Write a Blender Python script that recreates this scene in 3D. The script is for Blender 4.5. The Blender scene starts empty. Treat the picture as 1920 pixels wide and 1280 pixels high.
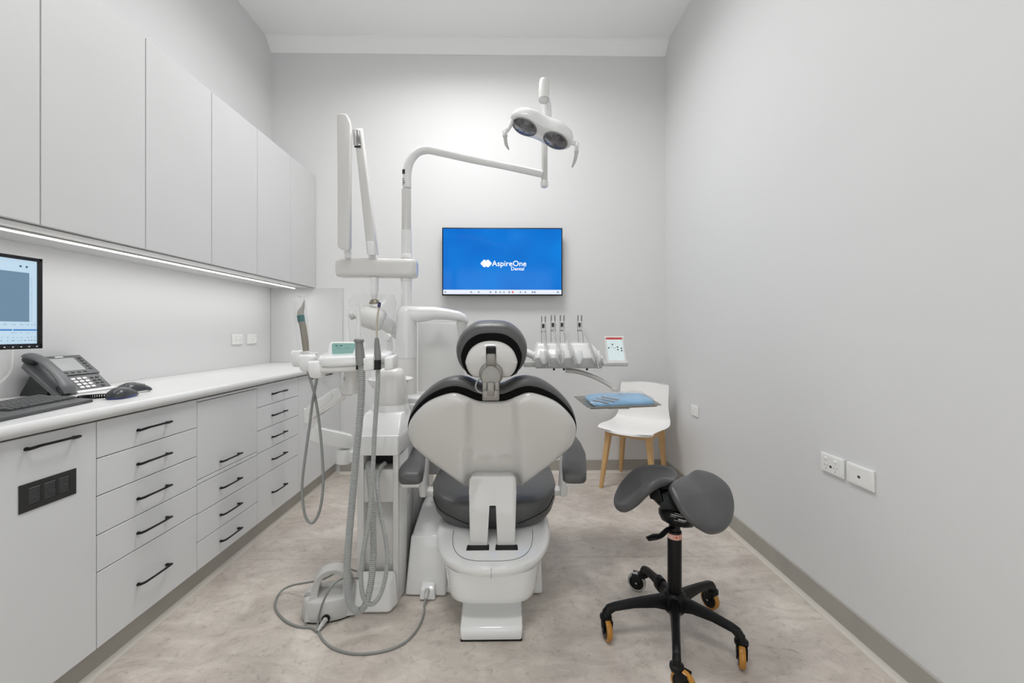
import bpy, bmesh, math, random
from mathutils import Vector, Matrix
random.seed(7)
PI = math.pi
SC = bpy.context.scene
COL = SC.collection

# ------------------------------------------------------------------ camera
cam_d = bpy.data.cameras.new('camera')
cam = bpy.data.objects.new('camera', cam_d)
COL.objects.link(cam)
cam.location = (0, 0, 1.17)
cam.rotation_euler = (PI / 2, 0, -math.atan(12 / 800.0))
cam_d.sensor_width = 36
cam_d.lens = 15.0
cam_d.shift_y = -19 / 1920.0
cam_d.clip_start = 0.02
SC.camera = cam

# ------------------------------------------------------------------ world, exposure
wd = bpy.data.worlds.new('world')
SC.world = wd
wd.use_nodes = True
wd.node_tree.nodes['Background'].inputs[0].default_value = (0.97, 0.985, 1, 1)
wd.node_tree.nodes['Background'].inputs[1].default_value = 1.7
SC.view_settings.view_transform = 'Standard'
SC.view_settings.look = 'None'
SC.view_settings.exposure = 0.03
SC.view_settings.gamma = 1.0
SC.view_settings.use_curve_mapping = False
SC.cycles.max_bounces = 10
SC.cycles.diffuse_bounces = 6
SC.cycles.glossy_bounces = 4
SC.cycles.transparent_max_bounces = 12
SC.cycles.sample_clamp_indirect = 6
SC.cycles.use_denoising = True

# ------------------------------------------------------------------ ceiling lamps' light
def area(name, loc, sx, sy, power, rot=(0, 0, 0), col=(0.985, 0.995, 1), spread=PI):
    l = bpy.data.lights.new(name, 'AREA')
    l.shape = 'RECTANGLE'; l.size = sx; l.size_y = sy; l.energy = power; l.color = col
    l.spread = spread
    o = bpy.data.objects.new(name, l); COL.objects.link(o)
    o.location = loc; o.rotation_euler = rot
    return o
CL = [(-0.3, 0.6), (-0.3, 2.4)]
for (lx, ly), pw, sp in zip(CL, (8.5, 29), (110, 158)):
    area('ceiling_lamp_light', (lx, ly, 3.515), 1.1, 0.54, pw, spread=math.radians(sp))

# world light enters as fill through an added glazed opening behind the camera (added_window)
pl = bpy.data.lights.new('added_window_portal', 'AREA'); pl.shape = 'RECTANGLE'; pl.size = 2.5; pl.size_y = 2.3; pl.cycles.is_portal = True
po = bpy.data.objects.new('added_window_portal', pl); COL.objects.link(po); po.location = (-0.3, -1.36, 1.25); po.rotation_euler = (PI / 2, 0, 0)

# ------------------------------------------------------------------ helpers
def lin(c):
    return tuple(((x / 255) / 12.92 if x <= 10.3 else ((x / 255 + 0.055) / 1.055) ** 2.4) for x in c)

def mat(name, rgb, rough=0.5, metal=0.0, coat=0.0, emit=0.0, bump=0.0, bscale=60.0, var=0.0, vscale=8.0, trans=0.0, spec=0.5):
    m = bpy.data.materials.new(name); m.use_nodes = True
    nt = m.node_tree; b = nt.nodes['Principled BSDF']
    c = lin(rgb) + (1,)
    b.inputs['Base Color'].default_value = c
    b.inputs['Roughness'].default_value = rough
    b.inputs['Metallic'].default_value = metal
    b.inputs['Coat Weight'].default_value = coat
    b.inputs['Specular IOR Level'].default_value = spec
    if trans: b.inputs['Transmission Weight'].default_value = trans
    if emit:
        b.inputs['Emission Color'].default_value = c
        b.inputs['Emission Strength'].default_value = emit
    tc = nt.nodes.new('ShaderNodeTexCoord')
    if var:
        n = nt.nodes.new('ShaderNodeTexNoise'); n.inputs['Scale'].default_value = vscale
        n.inputs['Detail'].default_value = 4
        nt.links.new(tc.outputs['Object'], n.inputs['Vector'])
        r = nt.nodes.new('ShaderNodeValToRGB')
        r.color_ramp.elements[0].position = 0.3; r.color_ramp.elements[1].position = 0.7
        r.color_ramp.elements[0].color = tuple(x * (1 - var) for x in c[:3]) + (1,)
        r.color_ramp.elements[1].color = tuple(min(1, x * (1 + var)) for x in c[:3]) + (1,)
        nt.links.new(n.outputs['Fac'], r.inputs['Fac'])
        nt.links.new(r.outputs['Color'], b.inputs['Base Color'])
    if bump:
        n = nt.nodes.new('ShaderNodeTexNoise'); n.inputs['Scale'].default_value = bscale
        n.inputs['Detail'].default_value = 3
        nt.links.new(tc.outputs['Object'], n.inputs['Vector'])
        bp = nt.nodes.new('ShaderNodeBump'); bp.inputs['Strength'].default_value = bump
        bp.inputs['Distance'].default_value = 0.002
        nt.links.new(n.outputs['Fac'], bp.inputs['Height'])
        nt.links.new(bp.outputs['Normal'], b.inputs['Normal'])
    return m

M = {}
M['wall'] = mat('wall_paint', (220, 220, 220), 0.6, bump=0.12, bscale=140)
M['ceiling'] = mat('ceiling_paint', (246, 246, 246), 0.8, bump=0.05)
M['laminate'] = mat('white_laminate', (215, 216, 217), 0.38, var=0.012, vscale=3)
M['laminate_up'] = mat('white_laminate_upper', (204, 204, 204), 0.5, var=0.01, vscale=3)
M['carcass'] = mat('cabinet_carcass', (205, 205, 203), 0.6, var=0.01)
M['worktop'] = mat('worktop_laminate', (212, 212, 211), 0.28, bump=0.04, bscale=220)
M['vinyl'] = mat('skirting_vinyl', (164, 160, 152), 0.42, var=0.05, vscale=5)
M['cove'] = mat('cove_strip', (206, 200, 191), 0.4, var=0.02)
M['blackmetal'] = mat('black_powder_coat', (10, 10, 11), 0.4, spec=0.3, bump=0.1)
M['grille'] = mat('grille_plastic', (38, 38, 38), 0.5, bump=0.1)
M['dark'] = mat('dark_void', (12, 12, 12), 0.7, var=0.1)
M['plastic'] = mat('gloss_white_plastic', (231, 231, 230), 0.15, coat=0.5, var=0.008, vscale=4)
M['plasticg'] = mat('grey_white_plastic', (216, 214, 211), 0.24, coat=0.25, var=0.008, vscale=4)
M['plasticm'] = mat('matt_white_plastic', (226, 225, 223), 0.42, var=0.008, vscale=4)
M['shell'] = mat('chair_shell_plastic', (216, 214, 211), 0.15, coat=0.6, var=0.01, vscale=4)
M['cap'] = mat('light_grey_plastic', (190, 189, 186), 0.4, var=0.02)
M['midgrey'] = mat('mid_grey_plastic', (150, 150, 148), 0.4, var=0.02)
M['vinylseat'] = mat('dark_grey_upholstery', (84, 84, 84), 0.34, bump=0.25, bscale=420, var=0.04, vscale=5)
M['saddle'] = mat('saddle_leather', (78, 78, 79), 0.3, bump=0.25, bscale=500, var=0.05, vscale=6)
M['black'] = mat('black_rubber', (13, 13, 14), 0.34, spec=0.25, bump=0.1)
M['gasket'] = mat('matt_black_gasket', (8, 8, 8), 0.8, spec=0.15, var=0.05)
M['seam'] = mat('seam_grey', (120, 119, 117), 0.6, var=0.05)
M['steel'] = mat('brushed_steel', (172, 168, 162), 0.32, metal=1.0, bump=0.05, bscale=300)
M['bronze'] = mat('warm_grey_metal', (140, 136, 130), 0.36, metal=0.6, bump=0.05)
M['chrome'] = mat('polished_metal', (200, 200, 200), 0.12, metal=1.0, var=0.01)
M['hose'] = mat('corrugated_hose_grey', (168, 170, 168), 0.45, var=0.02)
M['cord'] = mat('grey_cord', (136, 138, 135), 0.45, var=0.02)
M['handgrip'] = mat('grip_grey', (128, 128, 126), 0.4, bump=0.3, bscale=90, var=0.06)
M['straw'] = mat('suction_tip_plastic', (226, 226, 224), 0.3, var=0.01)
M['beige'] = mat('beige_tube', (186, 176, 160), 0.35, var=0.03)
M['navy'] = mat('navy_tip', (48, 48, 92), 0.4, var=0.05)
M['scaler'] = mat('taupe_handpiece', (132, 124, 112), 0.35, var=0.06)
M['tipgrey'] = mat('sleeved_tip_grey', (158, 154, 146), 0.35, var=0.04)
M['teal'] = mat('teal_collar', (40, 100, 100), 0.4, var=0.1, vscale=90)
M['wood'] = mat('pale_oak', (206, 168, 118), 0.42, bump=0.15, bscale=80, var=0.06, vscale=12)
M['chairwhite'] = mat('chair_polypropylene', (240, 238, 236), 0.4, var=0.006)
M['outlet'] = mat('outlet_plastic', (236, 236, 233), 0.3, var=0.006)
M['slot'] = mat('socket_slot', (60, 58, 55), 0.6, var=0.05)
M['phone'] = mat('phone_grey', (92, 93, 95), 0.4, var=0.03)
M['phonedark'] = mat('phone_dark', (44, 45, 47), 0.38, var=0.04)
M['lcd'] = mat('grey_lcd', (176, 178, 178), 0.2, var=0.04)
M['keywhite'] = mat('pale_key', (226, 226, 224), 0.4, var=0.01)
M['key'] = mat('key_grey', (66, 67, 68), 0.4, var=0.04)
M['kbd'] = mat('keyboard_body', (76, 77, 78), 0.4, var=0.03)
M['mouse'] = mat('mouse_dark', (58, 59, 62), 0.3, var=0.04)
M['blueled'] = mat('blue_skirt', (50, 62, 140), 0.3, var=0.05)
M['bezel'] = mat('black_bezel', (10, 11, 12), 0.25, var=0.05)
M['bluewrap'] = mat('blue_sterile_wrap', (126, 172, 208), 0.5, bump=0.6, bscale=40, var=0.12, vscale=22)
M['amber'] = mat('amber_polyurethane', (176, 122, 44), 0.25, var=0.08, vscale=20)
M['clearwheel'] = mat('clear_wheel_rim', (170, 170, 166), 0.15, var=0.03)
M['red'] = mat('orange_red_print', (214, 84, 54), 0.4, var=0.02)
M['redp'] = mat('red_print', (216, 76, 70), 0.4, var=0.02)
M['palepink'] = mat('pale_sticker', (232, 206, 190), 0.4, var=0.02)
M['white'] = mat('white_print', (240, 240, 240), 0.5, var=0.004)
M['led'] = mat('led_strip_glow', (255, 252, 246), 0.5, emit=8.0, var=0.001)
M['diffuser'] = mat('lamp_diffuser', (255, 252, 247), 0.5, emit=3.0, var=0.001)
M['oil'] = mat('light_reflector', (120, 120, 122), 0.15, metal=0.9, bump=0.9, bscale=70, var=0.45, vscale=26)
M['bronzecap'] = mat('bronze_cap', (150, 140, 120), 0.25, metal=0.9, var=0.1, vscale=30)

def emissive(name, rgb, s, rough=0.12, base=0.12):
    m = mat(name, rgb, rough, emit=s, var=0.0, spec=0.22)
    m.node_tree.nodes['Principled BSDF'].inputs['Base Color'].default_value = tuple(x * base for x in lin(rgb)) + (1,)
    return m
# television picture: soft radial-ish variation of blue, given off by the screen
def tvmat():
    m = emissive('tv_blue', (6, 116, 208), 1.0, 0.1)
    nt = m.node_tree; b = nt.nodes['Principled BSDF']
    tc = nt.nodes.new('ShaderNodeTexCoord'); n = nt.nodes.new('ShaderNodeTexNoise')
    n.inputs['Scale'].default_value = 3.2; n.inputs['Detail'].default_value = 1
    r = nt.nodes.new('ShaderNodeValToRGB')
    r.color_ramp.elements[0].position = 0.3; r.color_ramp.elements[1].position = 0.75
    r.color_ramp.elements[0].color = lin((4, 100, 194)) + (1,)
    r.color_ramp.elements[1].color = lin((8, 122, 212)) + (1,)
    nt.links.new(tc.outputs['Object'], n.inputs['Vector']); nt.links.new(n.outputs['Fac'], r.inputs['Fac'])
    nt.links.new(r.outputs['Color'], b.inputs['Emission Color'])
    return m
M['tv'] = tvmat()
M['tvwhite'] = emissive('tv_white', (250, 252, 255), 1.0)
M['tvbar'] = emissive('tv_taskbar', (224, 232, 246), 0.95)
M['tvgrey'] = emissive('tv_icon_grey', (120, 140, 165), 0.9)
M['tvred'] = emissive('tv_icon_red', (226, 110, 110), 0.9)
M['pc_page'] = emissive('pc_page_blue', (196, 222, 240), 0.85)
M['pc_img'] = emissive('pc_image_grey', (112, 142, 165), 0.85)
M['pc_bar'] = emissive('pc_bar_blue', (70, 130, 196), 0.9)
M['pc_dot'] = emissive('pc_dots', (70, 90, 110), 0.9)
M['lcdgreen'] = emissive('console_lcd', (158, 200, 192), 0.55)
M['lcdtext'] = mat('lcd_text', (60, 90, 88), 0.5, var=0.02)
M['tablet'] = emissive('card_face_glow', (226, 240, 242), 0.75)

def clearfilm(name, tint=(1, 1, 1), amount=0.1):
    m = bpy.data.materials.new(name); m.use_nodes = True
    nt = m.node_tree; nt.nodes.clear()
    out = nt.nodes.new('ShaderNodeOutputMaterial'); mx = nt.nodes.new('ShaderNodeMixShader')
    tr = nt.nodes.new('ShaderNodeBsdfTransparent'); gl = nt.nodes.new('ShaderNodeBsdfGlossy')
    tr.inputs['Color'].default_value = tint + (1,)
    gl.inputs['Roughness'].default_value = 0.15; gl.inputs['Color'].default_value = (1, 1, 1, 1)
    df = nt.nodes.new('ShaderNodeBsdfDiffuse'); df.inputs['Color'].default_value = (.9, .9, .9, 1)
    m2 = nt.nodes.new('ShaderNodeMixShader'); m2.inputs[0].default_value = 0.5
    fr = nt.nodes.new('ShaderNodeLayerWeight'); fr.inputs['Blend'].default_value = amount
    tc = nt.nodes.new('ShaderNodeTexCoord'); n = nt.nodes.new('ShaderNodeTexNoise')
    n.inputs['Scale'].default_value = 45; n.inputs['Detail'].default_value = 4
    bp = nt.nodes.new('ShaderNodeBump'); bp.inputs['Strength'].default_value = 0.5; bp.inputs['Distance'].default_value = 0.003
    nt.links.new(tc.outputs['Object'], n.inputs['Vector']); nt.links.new(n.outputs['Fac'], bp.inputs['Height'])
    nt.links.new(bp.outputs['Normal'], gl.inputs['Normal'])
    mr = nt.nodes.new('ShaderNodeMapRange'); mr.inputs['To Min'].default_value = 0.05; mr.inputs['To Max'].default_value = 0.38
    nt.links.new(fr.outputs['Facing'], mr.inputs['Value'])
    nt.links.new(df.outputs[0], m2.inputs[1]); nt.links.new(gl.outputs[0], m2.inputs[2])
    nt.links.new(mr.outputs['Result'], mx.inputs[0]); nt.links.new(tr.outputs[0], mx.inputs[1]); nt.links.new(m2.outputs[0], mx.inputs[2])
    nt.links.new(mx.outputs[0], out.inputs[0])
    return m
M['film'] = clearfilm('clear_film', (0.97, 0.97, 0.97), 0.12)

M['pane'] = clearfilm('added_window_glass', (0.97, 0.985, 0.98), 0.1)

def floormat():
    m = bpy.data.materials.new('concrete_look_vinyl'); m.use_nodes = True
    nt = m.node_tree; b = nt.nodes['Principled BSDF']; L = nt.links.new
    geo = nt.nodes.new('ShaderNodeNewGeometry')
    def noise(scale, detail=6, rough=0.6, dist=0.0, vec=None):
        n = nt.nodes.new('ShaderNodeTexNoise')
        n.inputs['Scale'].default_value = scale; n.inputs['Detail'].default_value = detail
        n.inputs['Roughness'].default_value = rough; n.inputs['Distortion'].default_value = dist
        L(vec or geo.outputs['Position'], n.inputs['Vector']); return n
    def ramp(src, p0, c0, p1, c1):
        r = nt.nodes.new('ShaderNodeValToRGB')
        r.color_ramp.elements[0].position = p0; r.color_ramp.elements[1].position = p1
        r.color_ramp.elements[0].color = c0; r.color_ramp.elements[1].color = c1
        L(src, r.inputs['Fac']); return r
    base = ramp(noise(2.6, 8, 0.62, 0.6).outputs['Fac'], 0.32, lin((190, 180, 171)) + (1,), 0.68, lin((220, 212, 203)) + (1,))
    mp = nt.nodes.new('ShaderNodeMapping'); mp.inputs['Scale'].default_value = (5, 9, 1)
    L(geo.outputs['Position'], mp.inputs['Vector'])
    streak = ramp(noise(1.0, 8, 0.7, 1.2, mp.outputs['Vector']).outputs['Fac'], 0.32, (0.78, 0.77, 0.755, 1), 0.60, (1.04, 1.04, 1.04, 1))
    spots = ramp(noise(26, 8, 0.75, 0.4).outputs['Fac'], 0.30, (0.55, 0.53, 0.51, 1), 0.46, (1, 1, 1, 1))
    wv = nt.nodes.new('ShaderNodeTexVoronoi'); wv.feature = 'DISTANCE_TO_EDGE'; wv.inputs['Scale'].default_value = 2.3
    dn = noise(3.5, 5, 0.6)
    mixv = nt.nodes.new('ShaderNodeMix'); mixv.data_type = 'VECTOR'; mixv.inputs[0].default_value = 0.45
    L(geo.outputs['Position'], mixv.inputs[4]); L(dn.outputs['Color'], mixv.inputs[5]); L(mixv.outputs[1], wv.inputs['Vector'])
    crack = ramp(wv.outputs['Distance'], 0.0, (0.80, 0.79, 0.78, 1), 0.006, (1, 1, 1, 1))
    def mul(a, b2, f=1.0):
        x = nt.nodes.new('ShaderNodeMix'); x.data_type = 'RGBA'; x.blend_type = 'MULTIPLY'; x.inputs[0].default_value = f
        L(a, x.inputs[6]); L(b2, x.inputs[7]); return x.outputs[2]
    c = mul(base.outputs['Color'], streak.outputs['Color'])
    c = mul(c, spots.outputs['Color'], 0.8)
    c = mul(c, crack.outputs['Color'], 0.6)
    L(c, b.inputs['Base Color'])
    b.inputs['Roughness'].default_value = 0.42
    bp = nt.nodes.new('ShaderNodeBump'); bp.inputs['Strength'].default_value = 0.15; bp.inputs['Distance'].default_value = 0.001
    L(noise(120, 3).outputs['Fac'], bp.inputs['Height']); L(bp.outputs['Normal'], b.inputs['Normal'])
    return m
M['floor'] = floormat()

# ---- geometry
W = {}
def V(*a): return Vector(a)

def tag(o, label=None, cat=None, group=None, kind=None):
    if label: o['label'] = label
    if cat: o['category'] = cat
    if group: o['group'] = group
    if kind: o['kind'] = kind
    return o

def thing(name, loc, label, cat, group=None):
    o = bpy.data.objects.new(name, None); COL.objects.link(o)
    o.location = loc; o.empty_display_size = 0.05
    W[o.name] = Vector(loc)
    return tag(o, label, cat, group)

def place(name, mesh, loc, parent=None):
    o = bpy.data.objects.new(name, mesh); COL.objects.link(o)
    W[o.name] = Vector(loc)
    if parent is not None:
        o.parent = parent; o.location = Vector(loc) - W[parent.name]
    else:
        o.location = loc
    return o

def obj(name, bm, mats, parent=None, smooth=35, org=None, label=None, kind=None, M4=None):
    if M4 is not None: bm.transform(M4)
    bmesh.ops.recalc_face_normals(bm, faces=bm.faces)
    if org is None:
        lo = Vector((min(v.co[i] for v in bm.verts) for i in range(3)))
        hi = Vector((max(v.co[i] for v in bm.verts) for i in range(3)))
        org = (lo + hi) / 2
    org = Vector(org)
    bmesh.ops.translate(bm, verts=bm.verts, vec=-org)
    me = bpy.data.meshes.new(name); bm.to_mesh(me); bm.free()
    if not isinstance(mats, (list, tuple)): mats = [mats]
    for m in mats: me.materials.append(M[m] if isinstance(m, str) else m)
    if smooth:
        for p in me.polygons: p.use_smooth = True
        me.set_sharp_from_angle(angle=math.radians(smooth))
    o = place(name, me, org, parent)
    return tag(o, label, kind=kind)

def B(): return bmesh.new()

def box(bm, a, b, bev=0.0, seg=2, mi=0, M4=None):
    x0, y0, z0 = a; x1, y1, z1 = b
    if x0 > x1: x0, x1 = x1, x0
    if y0 > y1: y0, y1 = y1, y0
    if z0 > z1: z0, z1 = z1, z0
    vs = [bm.verts.new(p) for p in [(x0, y0, z0), (x1, y0, z0), (x1, y1, z0), (x0, y1, z0), (x0, y0, z1), (x1, y0, z1), (x1, y1, z1), (x0, y1, z1)]]
    fs = [bm.faces.new([vs[i] for i in f]) for f in [(3, 2, 1, 0), (4, 5, 6, 7), (0, 1, 5, 4), (1, 2, 6, 5), (2, 3, 7, 6), (3, 0, 4, 7)]]
    geo = fs
    if bev:
        es = list({e for f in fs for e in f.edges})
        r = bmesh.ops.bevel(bm, geom=es, offset=bev, segments=seg, affect='EDGES', profile=0.5)
        geo = [f for f in r['faces']] + [f for f in fs if f.is_valid]
    vs2 = {v for f in geo for v in f.verts}
    for f in geo: f.material_index = mi
    if M4 is not None: bmesh.ops.transform(bm, matrix=M4, verts=list(vs2))
    return bm

def hexa(bm, p, bev=0.0, seg=2):
    """eight corners: 4 lower (ccw), 4 upper"""
    vs = [bm.verts.new(q) for q in p]
    fs = [bm.faces.new([vs[i] for i in f]) for f in [(3, 2, 1, 0), (4, 5, 6, 7), (0, 1, 5, 4), (1, 2, 6, 5), (2, 3, 7, 6), (3, 0, 4, 7)]]
    if bev:
        es = list({e for f in fs for e in f.edges})
        bmesh.ops.bevel(bm, geom=es, offset=bev, segments=seg, affect='EDGES', profile=0.5)
    return bm

def prism(bm, pts, f, d0, d1, bev=0.0, seg=2, mi=0):
    """pts: 2-D outline, f(u,v,d)->xyz"""
    a = [bm.verts.new(f(u, v, d0)) for u, v in pts]; b = [bm.verts.new(f(u, v, d1)) for u, v in pts]
    n = len(pts)
    fs = [bm.faces.new(a[::-1]), bm.faces.new(b)]
    for i in range(n): fs.append(bm.faces.new([a[i], a[(i + 1) % n], b[(i + 1) % n], b[i]]))
    for q in fs: q.material_index = mi
    if bev:
        es = list(set(fs[0].edges) | set(fs[1].edges))
        bmesh.ops.bevel(bm, geom=es, offset=bev, segments=seg, affect='EDGES', profile=0.5)
    return bm

def crom(P, sub):
    P = [Vector(p) for p in P]
    if len(P) < 3 or sub <= 1: return P
    out = []
    Q = [P[0] * 2 - P[1]] + P + [P[-1] * 2 - P[-2]]
    for i in range(1, len(Q) - 2):
        p0, p1, p2, p3 = Q[i - 1], Q[i], Q[i + 1], Q[i + 2]
        for k in range(sub):
            t = k / sub
            out.append(0.5 * ((2 * p1) + (p2 - p0) * t + (2 * p0 - 5 * p1 + 4 * p2 - p3) * t * t + (3 * p1 - p0 - 3 * p2 + p3) * t ** 3))
    out.append(P[-1]); return out

def rings(bm, R, cap0=True, cap1=True, mi=0, closed=True):
    vs = [[bm.verts.new(p) for p in r] for r in R]
    n = len(R[0])
    for a, b in zip(vs, vs[1:]):
        for i in range(n if closed else n - 1):
            f = bm.faces.new([a[i], a[(i + 1) % n], b[(i + 1) % n], b[i]]); f.material_index = mi
    if cap0: bm.faces.new(vs[0][::-1]).material_index = mi
    if cap1: bm.faces.new(vs[-1]).material_index = mi
    return bm

def tube(bm, P, r, n=12, sub=6, flat=1.0, up=None, mi=0):
    """sweep a circle (or flattened ellipse) along P; r a number or one per control point"""
    rs = r if isinstance(r, (list, tuple)) else [r] * len(P)
    C = crom(P, sub)
    if len(P) < 3 or sub <= 1: RR = list(rs)
    else:
        RR = []
        for i in range(len(rs) - 1):
            for k in range(sub): RR.append(rs[i] + (rs[i + 1] - rs[i]) * k / sub)
        RR.append(rs[-1])
    sweep(bm, C, RR, n, flat, up, mi); return bm

def sweep(bm, C, RR, n=12, flat=1.0, up=None, mi=0):
    T = []
    for i in range(len(C)):
        a = C[max(0, i - 1)]; b = C[min(len(C) - 1, i + 1)]
        T.append((b - a).normalized())
    ref = Vector(up) if up else (Vector((0, 0, 1)) if abs(T[0].z) < 0.9 else Vector((1, 0, 0)))
    N = (ref - T[0] * ref.dot(T[0])).normalized()
    out = []
    for i, c in enumerate(C):
        N = (N - T[i] * N.dot(T[i])).normalized(); Bn = T[i].cross(N)
        out.append([c + (N * math.cos(2 * PI * k / n) * flat + Bn * math.sin(2 * PI * k / n)) * RR[i] for k in range(n)])
    rings(bm, out, mi=mi)

def ribbed(bm, P, r, pitch=0.005, depth=0.0016, n=10):
    C = crom(P, 24); D = [0.0]
    for a, b in zip(C, C[1:]): D.append(D[-1] + (b - a).length)
    m = int(D[-1] / (pitch / 2)); out = []; j = 0
    for i in range(m + 1):
        s = D[-1] * i / m
        while j < len(D) - 2 and D[j + 1] < s: j += 1
        t = (s - D[j]) / max(1e-9, D[j + 1] - D[j]); out.append(C[j].lerp(C[j + 1], t))
    sweep(bm, out, [r - (depth if i % 2 else 0) for i in range(len(out))], n)

def lathe(bm, prof, o=(0, 0, 0), axis=(0, 0, 1), n=32, sx=1.0, sy=1.0, mi=0, xdir=None):
    ax = Vector(axis).normalized()
    x = Vector(xdir) if xdir else (Vector((1, 0, 0)) if abs(ax.x) < 0.9 else Vector((0, 1, 0)))
    x = (x - ax * x.dot(ax)).normalized(); y = ax.cross(x); o = Vector(o)
    R = [[o + ax * h + (x * math.cos(2 * PI * k / n) * sx + y * math.sin(2 * PI * k / n) * sy) * max(r, 1e-4) for k in range(n)] for r, h in prof]
    rings(bm, R, mi=mi); return bm

def cyl(bm, a, b, r, n=24, bev=0.0, mi=0):
    a = Vector(a); b = Vector(b); L = (b - a).length
    p = [(r, 0), (r, L)] if not bev else [(r - bev, 0), (r - bev * .3, bev * .3), (r, bev), (r, L - bev), (r - bev * .3, L - bev * .3), (r - bev, L)]
    return lathe(bm, p, a, b - a, n, mi=mi)

def sring(cx, cy, z, a, b, p=2.5, n=48, b2=None):
    """superellipse ring in plan; b2: other half-length for +y"""
    out = []
    for k in range(n):
        t = 2 * PI * k / n; c, s = math.cos(t), math.sin(t)
        x = math.copysign(abs(c) ** (2 / p), c) * a; y = math.copysign(abs(s) ** (2 / p), s)
        out.append(Vector((cx + x, cy + y * ((b2 if b2 is not None else b) if y > 0 else b), z)))
    return out

def closed_smooth(pts, sub=6):
    P = [Vector(p) for p in pts]; n = len(P); out = []
    for i in range(n):
        p0, p1, p2, p3 = P[i - 1], P[i], P[(i + 1) % n], P[(i + 2) % n]
        for k in range(sub):
            t = k / sub
            out.append(0.5 * ((2 * p1) + (p2 - p0) * t + (2 * p0 - 5 * p1 + 4 * p2 - p3) * t * t + (3 * p1 - p0 - 3 * p2 + p3) * t ** 3))
    return out

def pillow(bm, ol, prof, f, centre, mi=0):
    """ol: 2-D outline vectors; prof: [(scale, depth)], f(u,v,d)->xyz; capped at both ends"""
    c = Vector(centre)
    rings(bm, [[f(*(c + (p - c) * s), d) for p in ol] for s, d in prof], mi=mi); return bm

def text(s, size, fn, depth=0.0006, bold=0.0, align='LEFT'):
    cu = bpy.data.curves.new('t', 'FONT'); cu.body = s; cu.size = size; cu.extrude = depth; cu.offset = bold
    cu.align_x = align; cu.resolution_u = 3
    o = bpy.data.objects.new('t', cu); COL.objects.link(o)
    bpy.context.view_layer.update()
    me = bpy.data.meshes.new_from_object(o.evaluated_get(bpy.context.evaluated_depsgraph_get()))
    bpy.data.objects.remove(o); bm = B(); bm.from_mesh(me); bpy.data.meshes.remove(me)
    for v in bm.verts: v.co = fn(v.co.x, v.co.y, v.co.z)
    return bm

# ================================================================== THE ROOM
XL, XR, YB, YF, ZC = -1.92, 1.325, 3.53, -1.25, 3.54
def struct(name, bm, m, smooth=0):
    return obj(name, bm, m, None, smooth, kind='structure')
fl = struct('floor', box(B(), (XL - .1, YF - .1, -.08), (XR + .1, YB + .1, -.004)), 'seam')
obj('vinyl_sheet', box(B(), (XL - .05, YF - .05, -.004), (XR + .05, 2.2062, 0)), 'floor', fl, 0)
obj('vinyl_sheet', box(B(), (XL - .05, 2.2078, -.004), (XR + .05, YB + .05, 0)), 'floor', fl, 0)
struct('ceiling', box(B(), (XL - .1, YF - .1, ZC), (XR + .1, YB + .1, ZC + .1)), 'ceiling')
struct('wall_left', box(B(), (XL - .1, YF - .1, 0), (XL, YB + .1, ZC)), 'wall')
struct('wall_right', box(B(), (XR, YF - .1, 0), (XR + .1, YB + .1, ZC)), 'wall')
struct('wall_back', box(B(), (XL, YB, 0), (XR, YB + .1, ZC)), 'wall')
wf = B()
for a, c in (((XL, YF - .1, 0), (-1.55, YF, ZC)), ((.95, YF - .1, 0), (XR, YF, ZC)), ((-1.55, YF - .1, 2.4), (.95, YF, ZC)), ((-1.55, YF - .1, 0), (.95, YF, .1))): box(wf, a, c)
struct('wall_front', wf, 'wall')
# added shopfront glazing, unseen behind the camera, to let fill light in
w1 = B()
for a, c in (((-1.55, YF - .09, .1), (-1.50, YF - .03, 2.4)), ((.90, YF - .09, .1), (.95, YF - .03, 2.4)), ((-1.5, YF - .09, 2.35), (.9, YF - .03, 2.4)), ((-1.5, YF - .09, .1), (.9, YF - .03, .16)), ((-.325, YF - .09, .16), (-.275, YF - .03, 2.35))): box(w1, a, c, .003, 1)
w1 = struct('added_window', w1, 'plasticm', 30)
for xx in (-1.5, -.275): obj('added_glass_pane', box(B(), (xx, YF - .064, .16), (xx + 1.175, YF - .058, 2.35)), 'pane', w1, 0)
# cornice along the top of the back wall
prof = [(YB, 3.45), (YB - .012, 3.45), (YB - .016, 3.458), (YB - .085, 3.528), (YB - .095, 3.532), (YB - .095, ZC), (YB, ZC)]
struct('trim_1', prism(B(), prof, lambda u, v, d: (d, u, v), XL, XR), 'ceiling', 20)
# skirtings: sheet vinyl turned up the wall with a pale cove strip at its foot
def skirt(name, f, length):
    o = struct(name, prism(B(), [(0, 0), (.008, 0), (.008, .104), (.003, .107), (0, .107)], f, 0, length), 'vinyl', 20)
    obj('cove_strip', prism(B(), [(.008, 0), (.024, 0), (.0235, .003), (.0165, .006), (.011, .012), (.0085, .02), (.008, .021)], f, 0, length), 'cove', o, 40)
skirt('baseboard_back', lambda u, v, d: (-1.36 + d, YB - u, v), XR + 1.36)
skirt('baseboard_right', lambda u, v, d: (XR - u, YF + d, v), YB - YF)

# LED panels in the ceiling behind the camera's view
for i, (lx, ly) in enumerate(CL):
    t = thing('ceiling_light', (lx, ly, ZC), 'recessed white LED ceiling panel ' + ['above the keyboard end of the room', 'above the dental chair'][i], 'light', 'LED panels in the ceiling')
    b = B()
    for (a, c) in [((-.60, -.30), (.60, -.275)), ((-.60, .275), (.60, .30)), ((-.60, -.275), (-.575, .275)), ((.575, -.275), (.60, .275))]:
        box(b, (lx + a[0], ly + a[1], ZC - .012), (lx + c[0], ly + c[1], ZC), .002)
    obj('frame', b, 'plasticm', t)
    obj('diffuser', box(B(), (lx - .575, ly - .275, ZC - .008), (lx + .575, ly + .275, ZC - .001)), 'diffuser', t)

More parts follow.
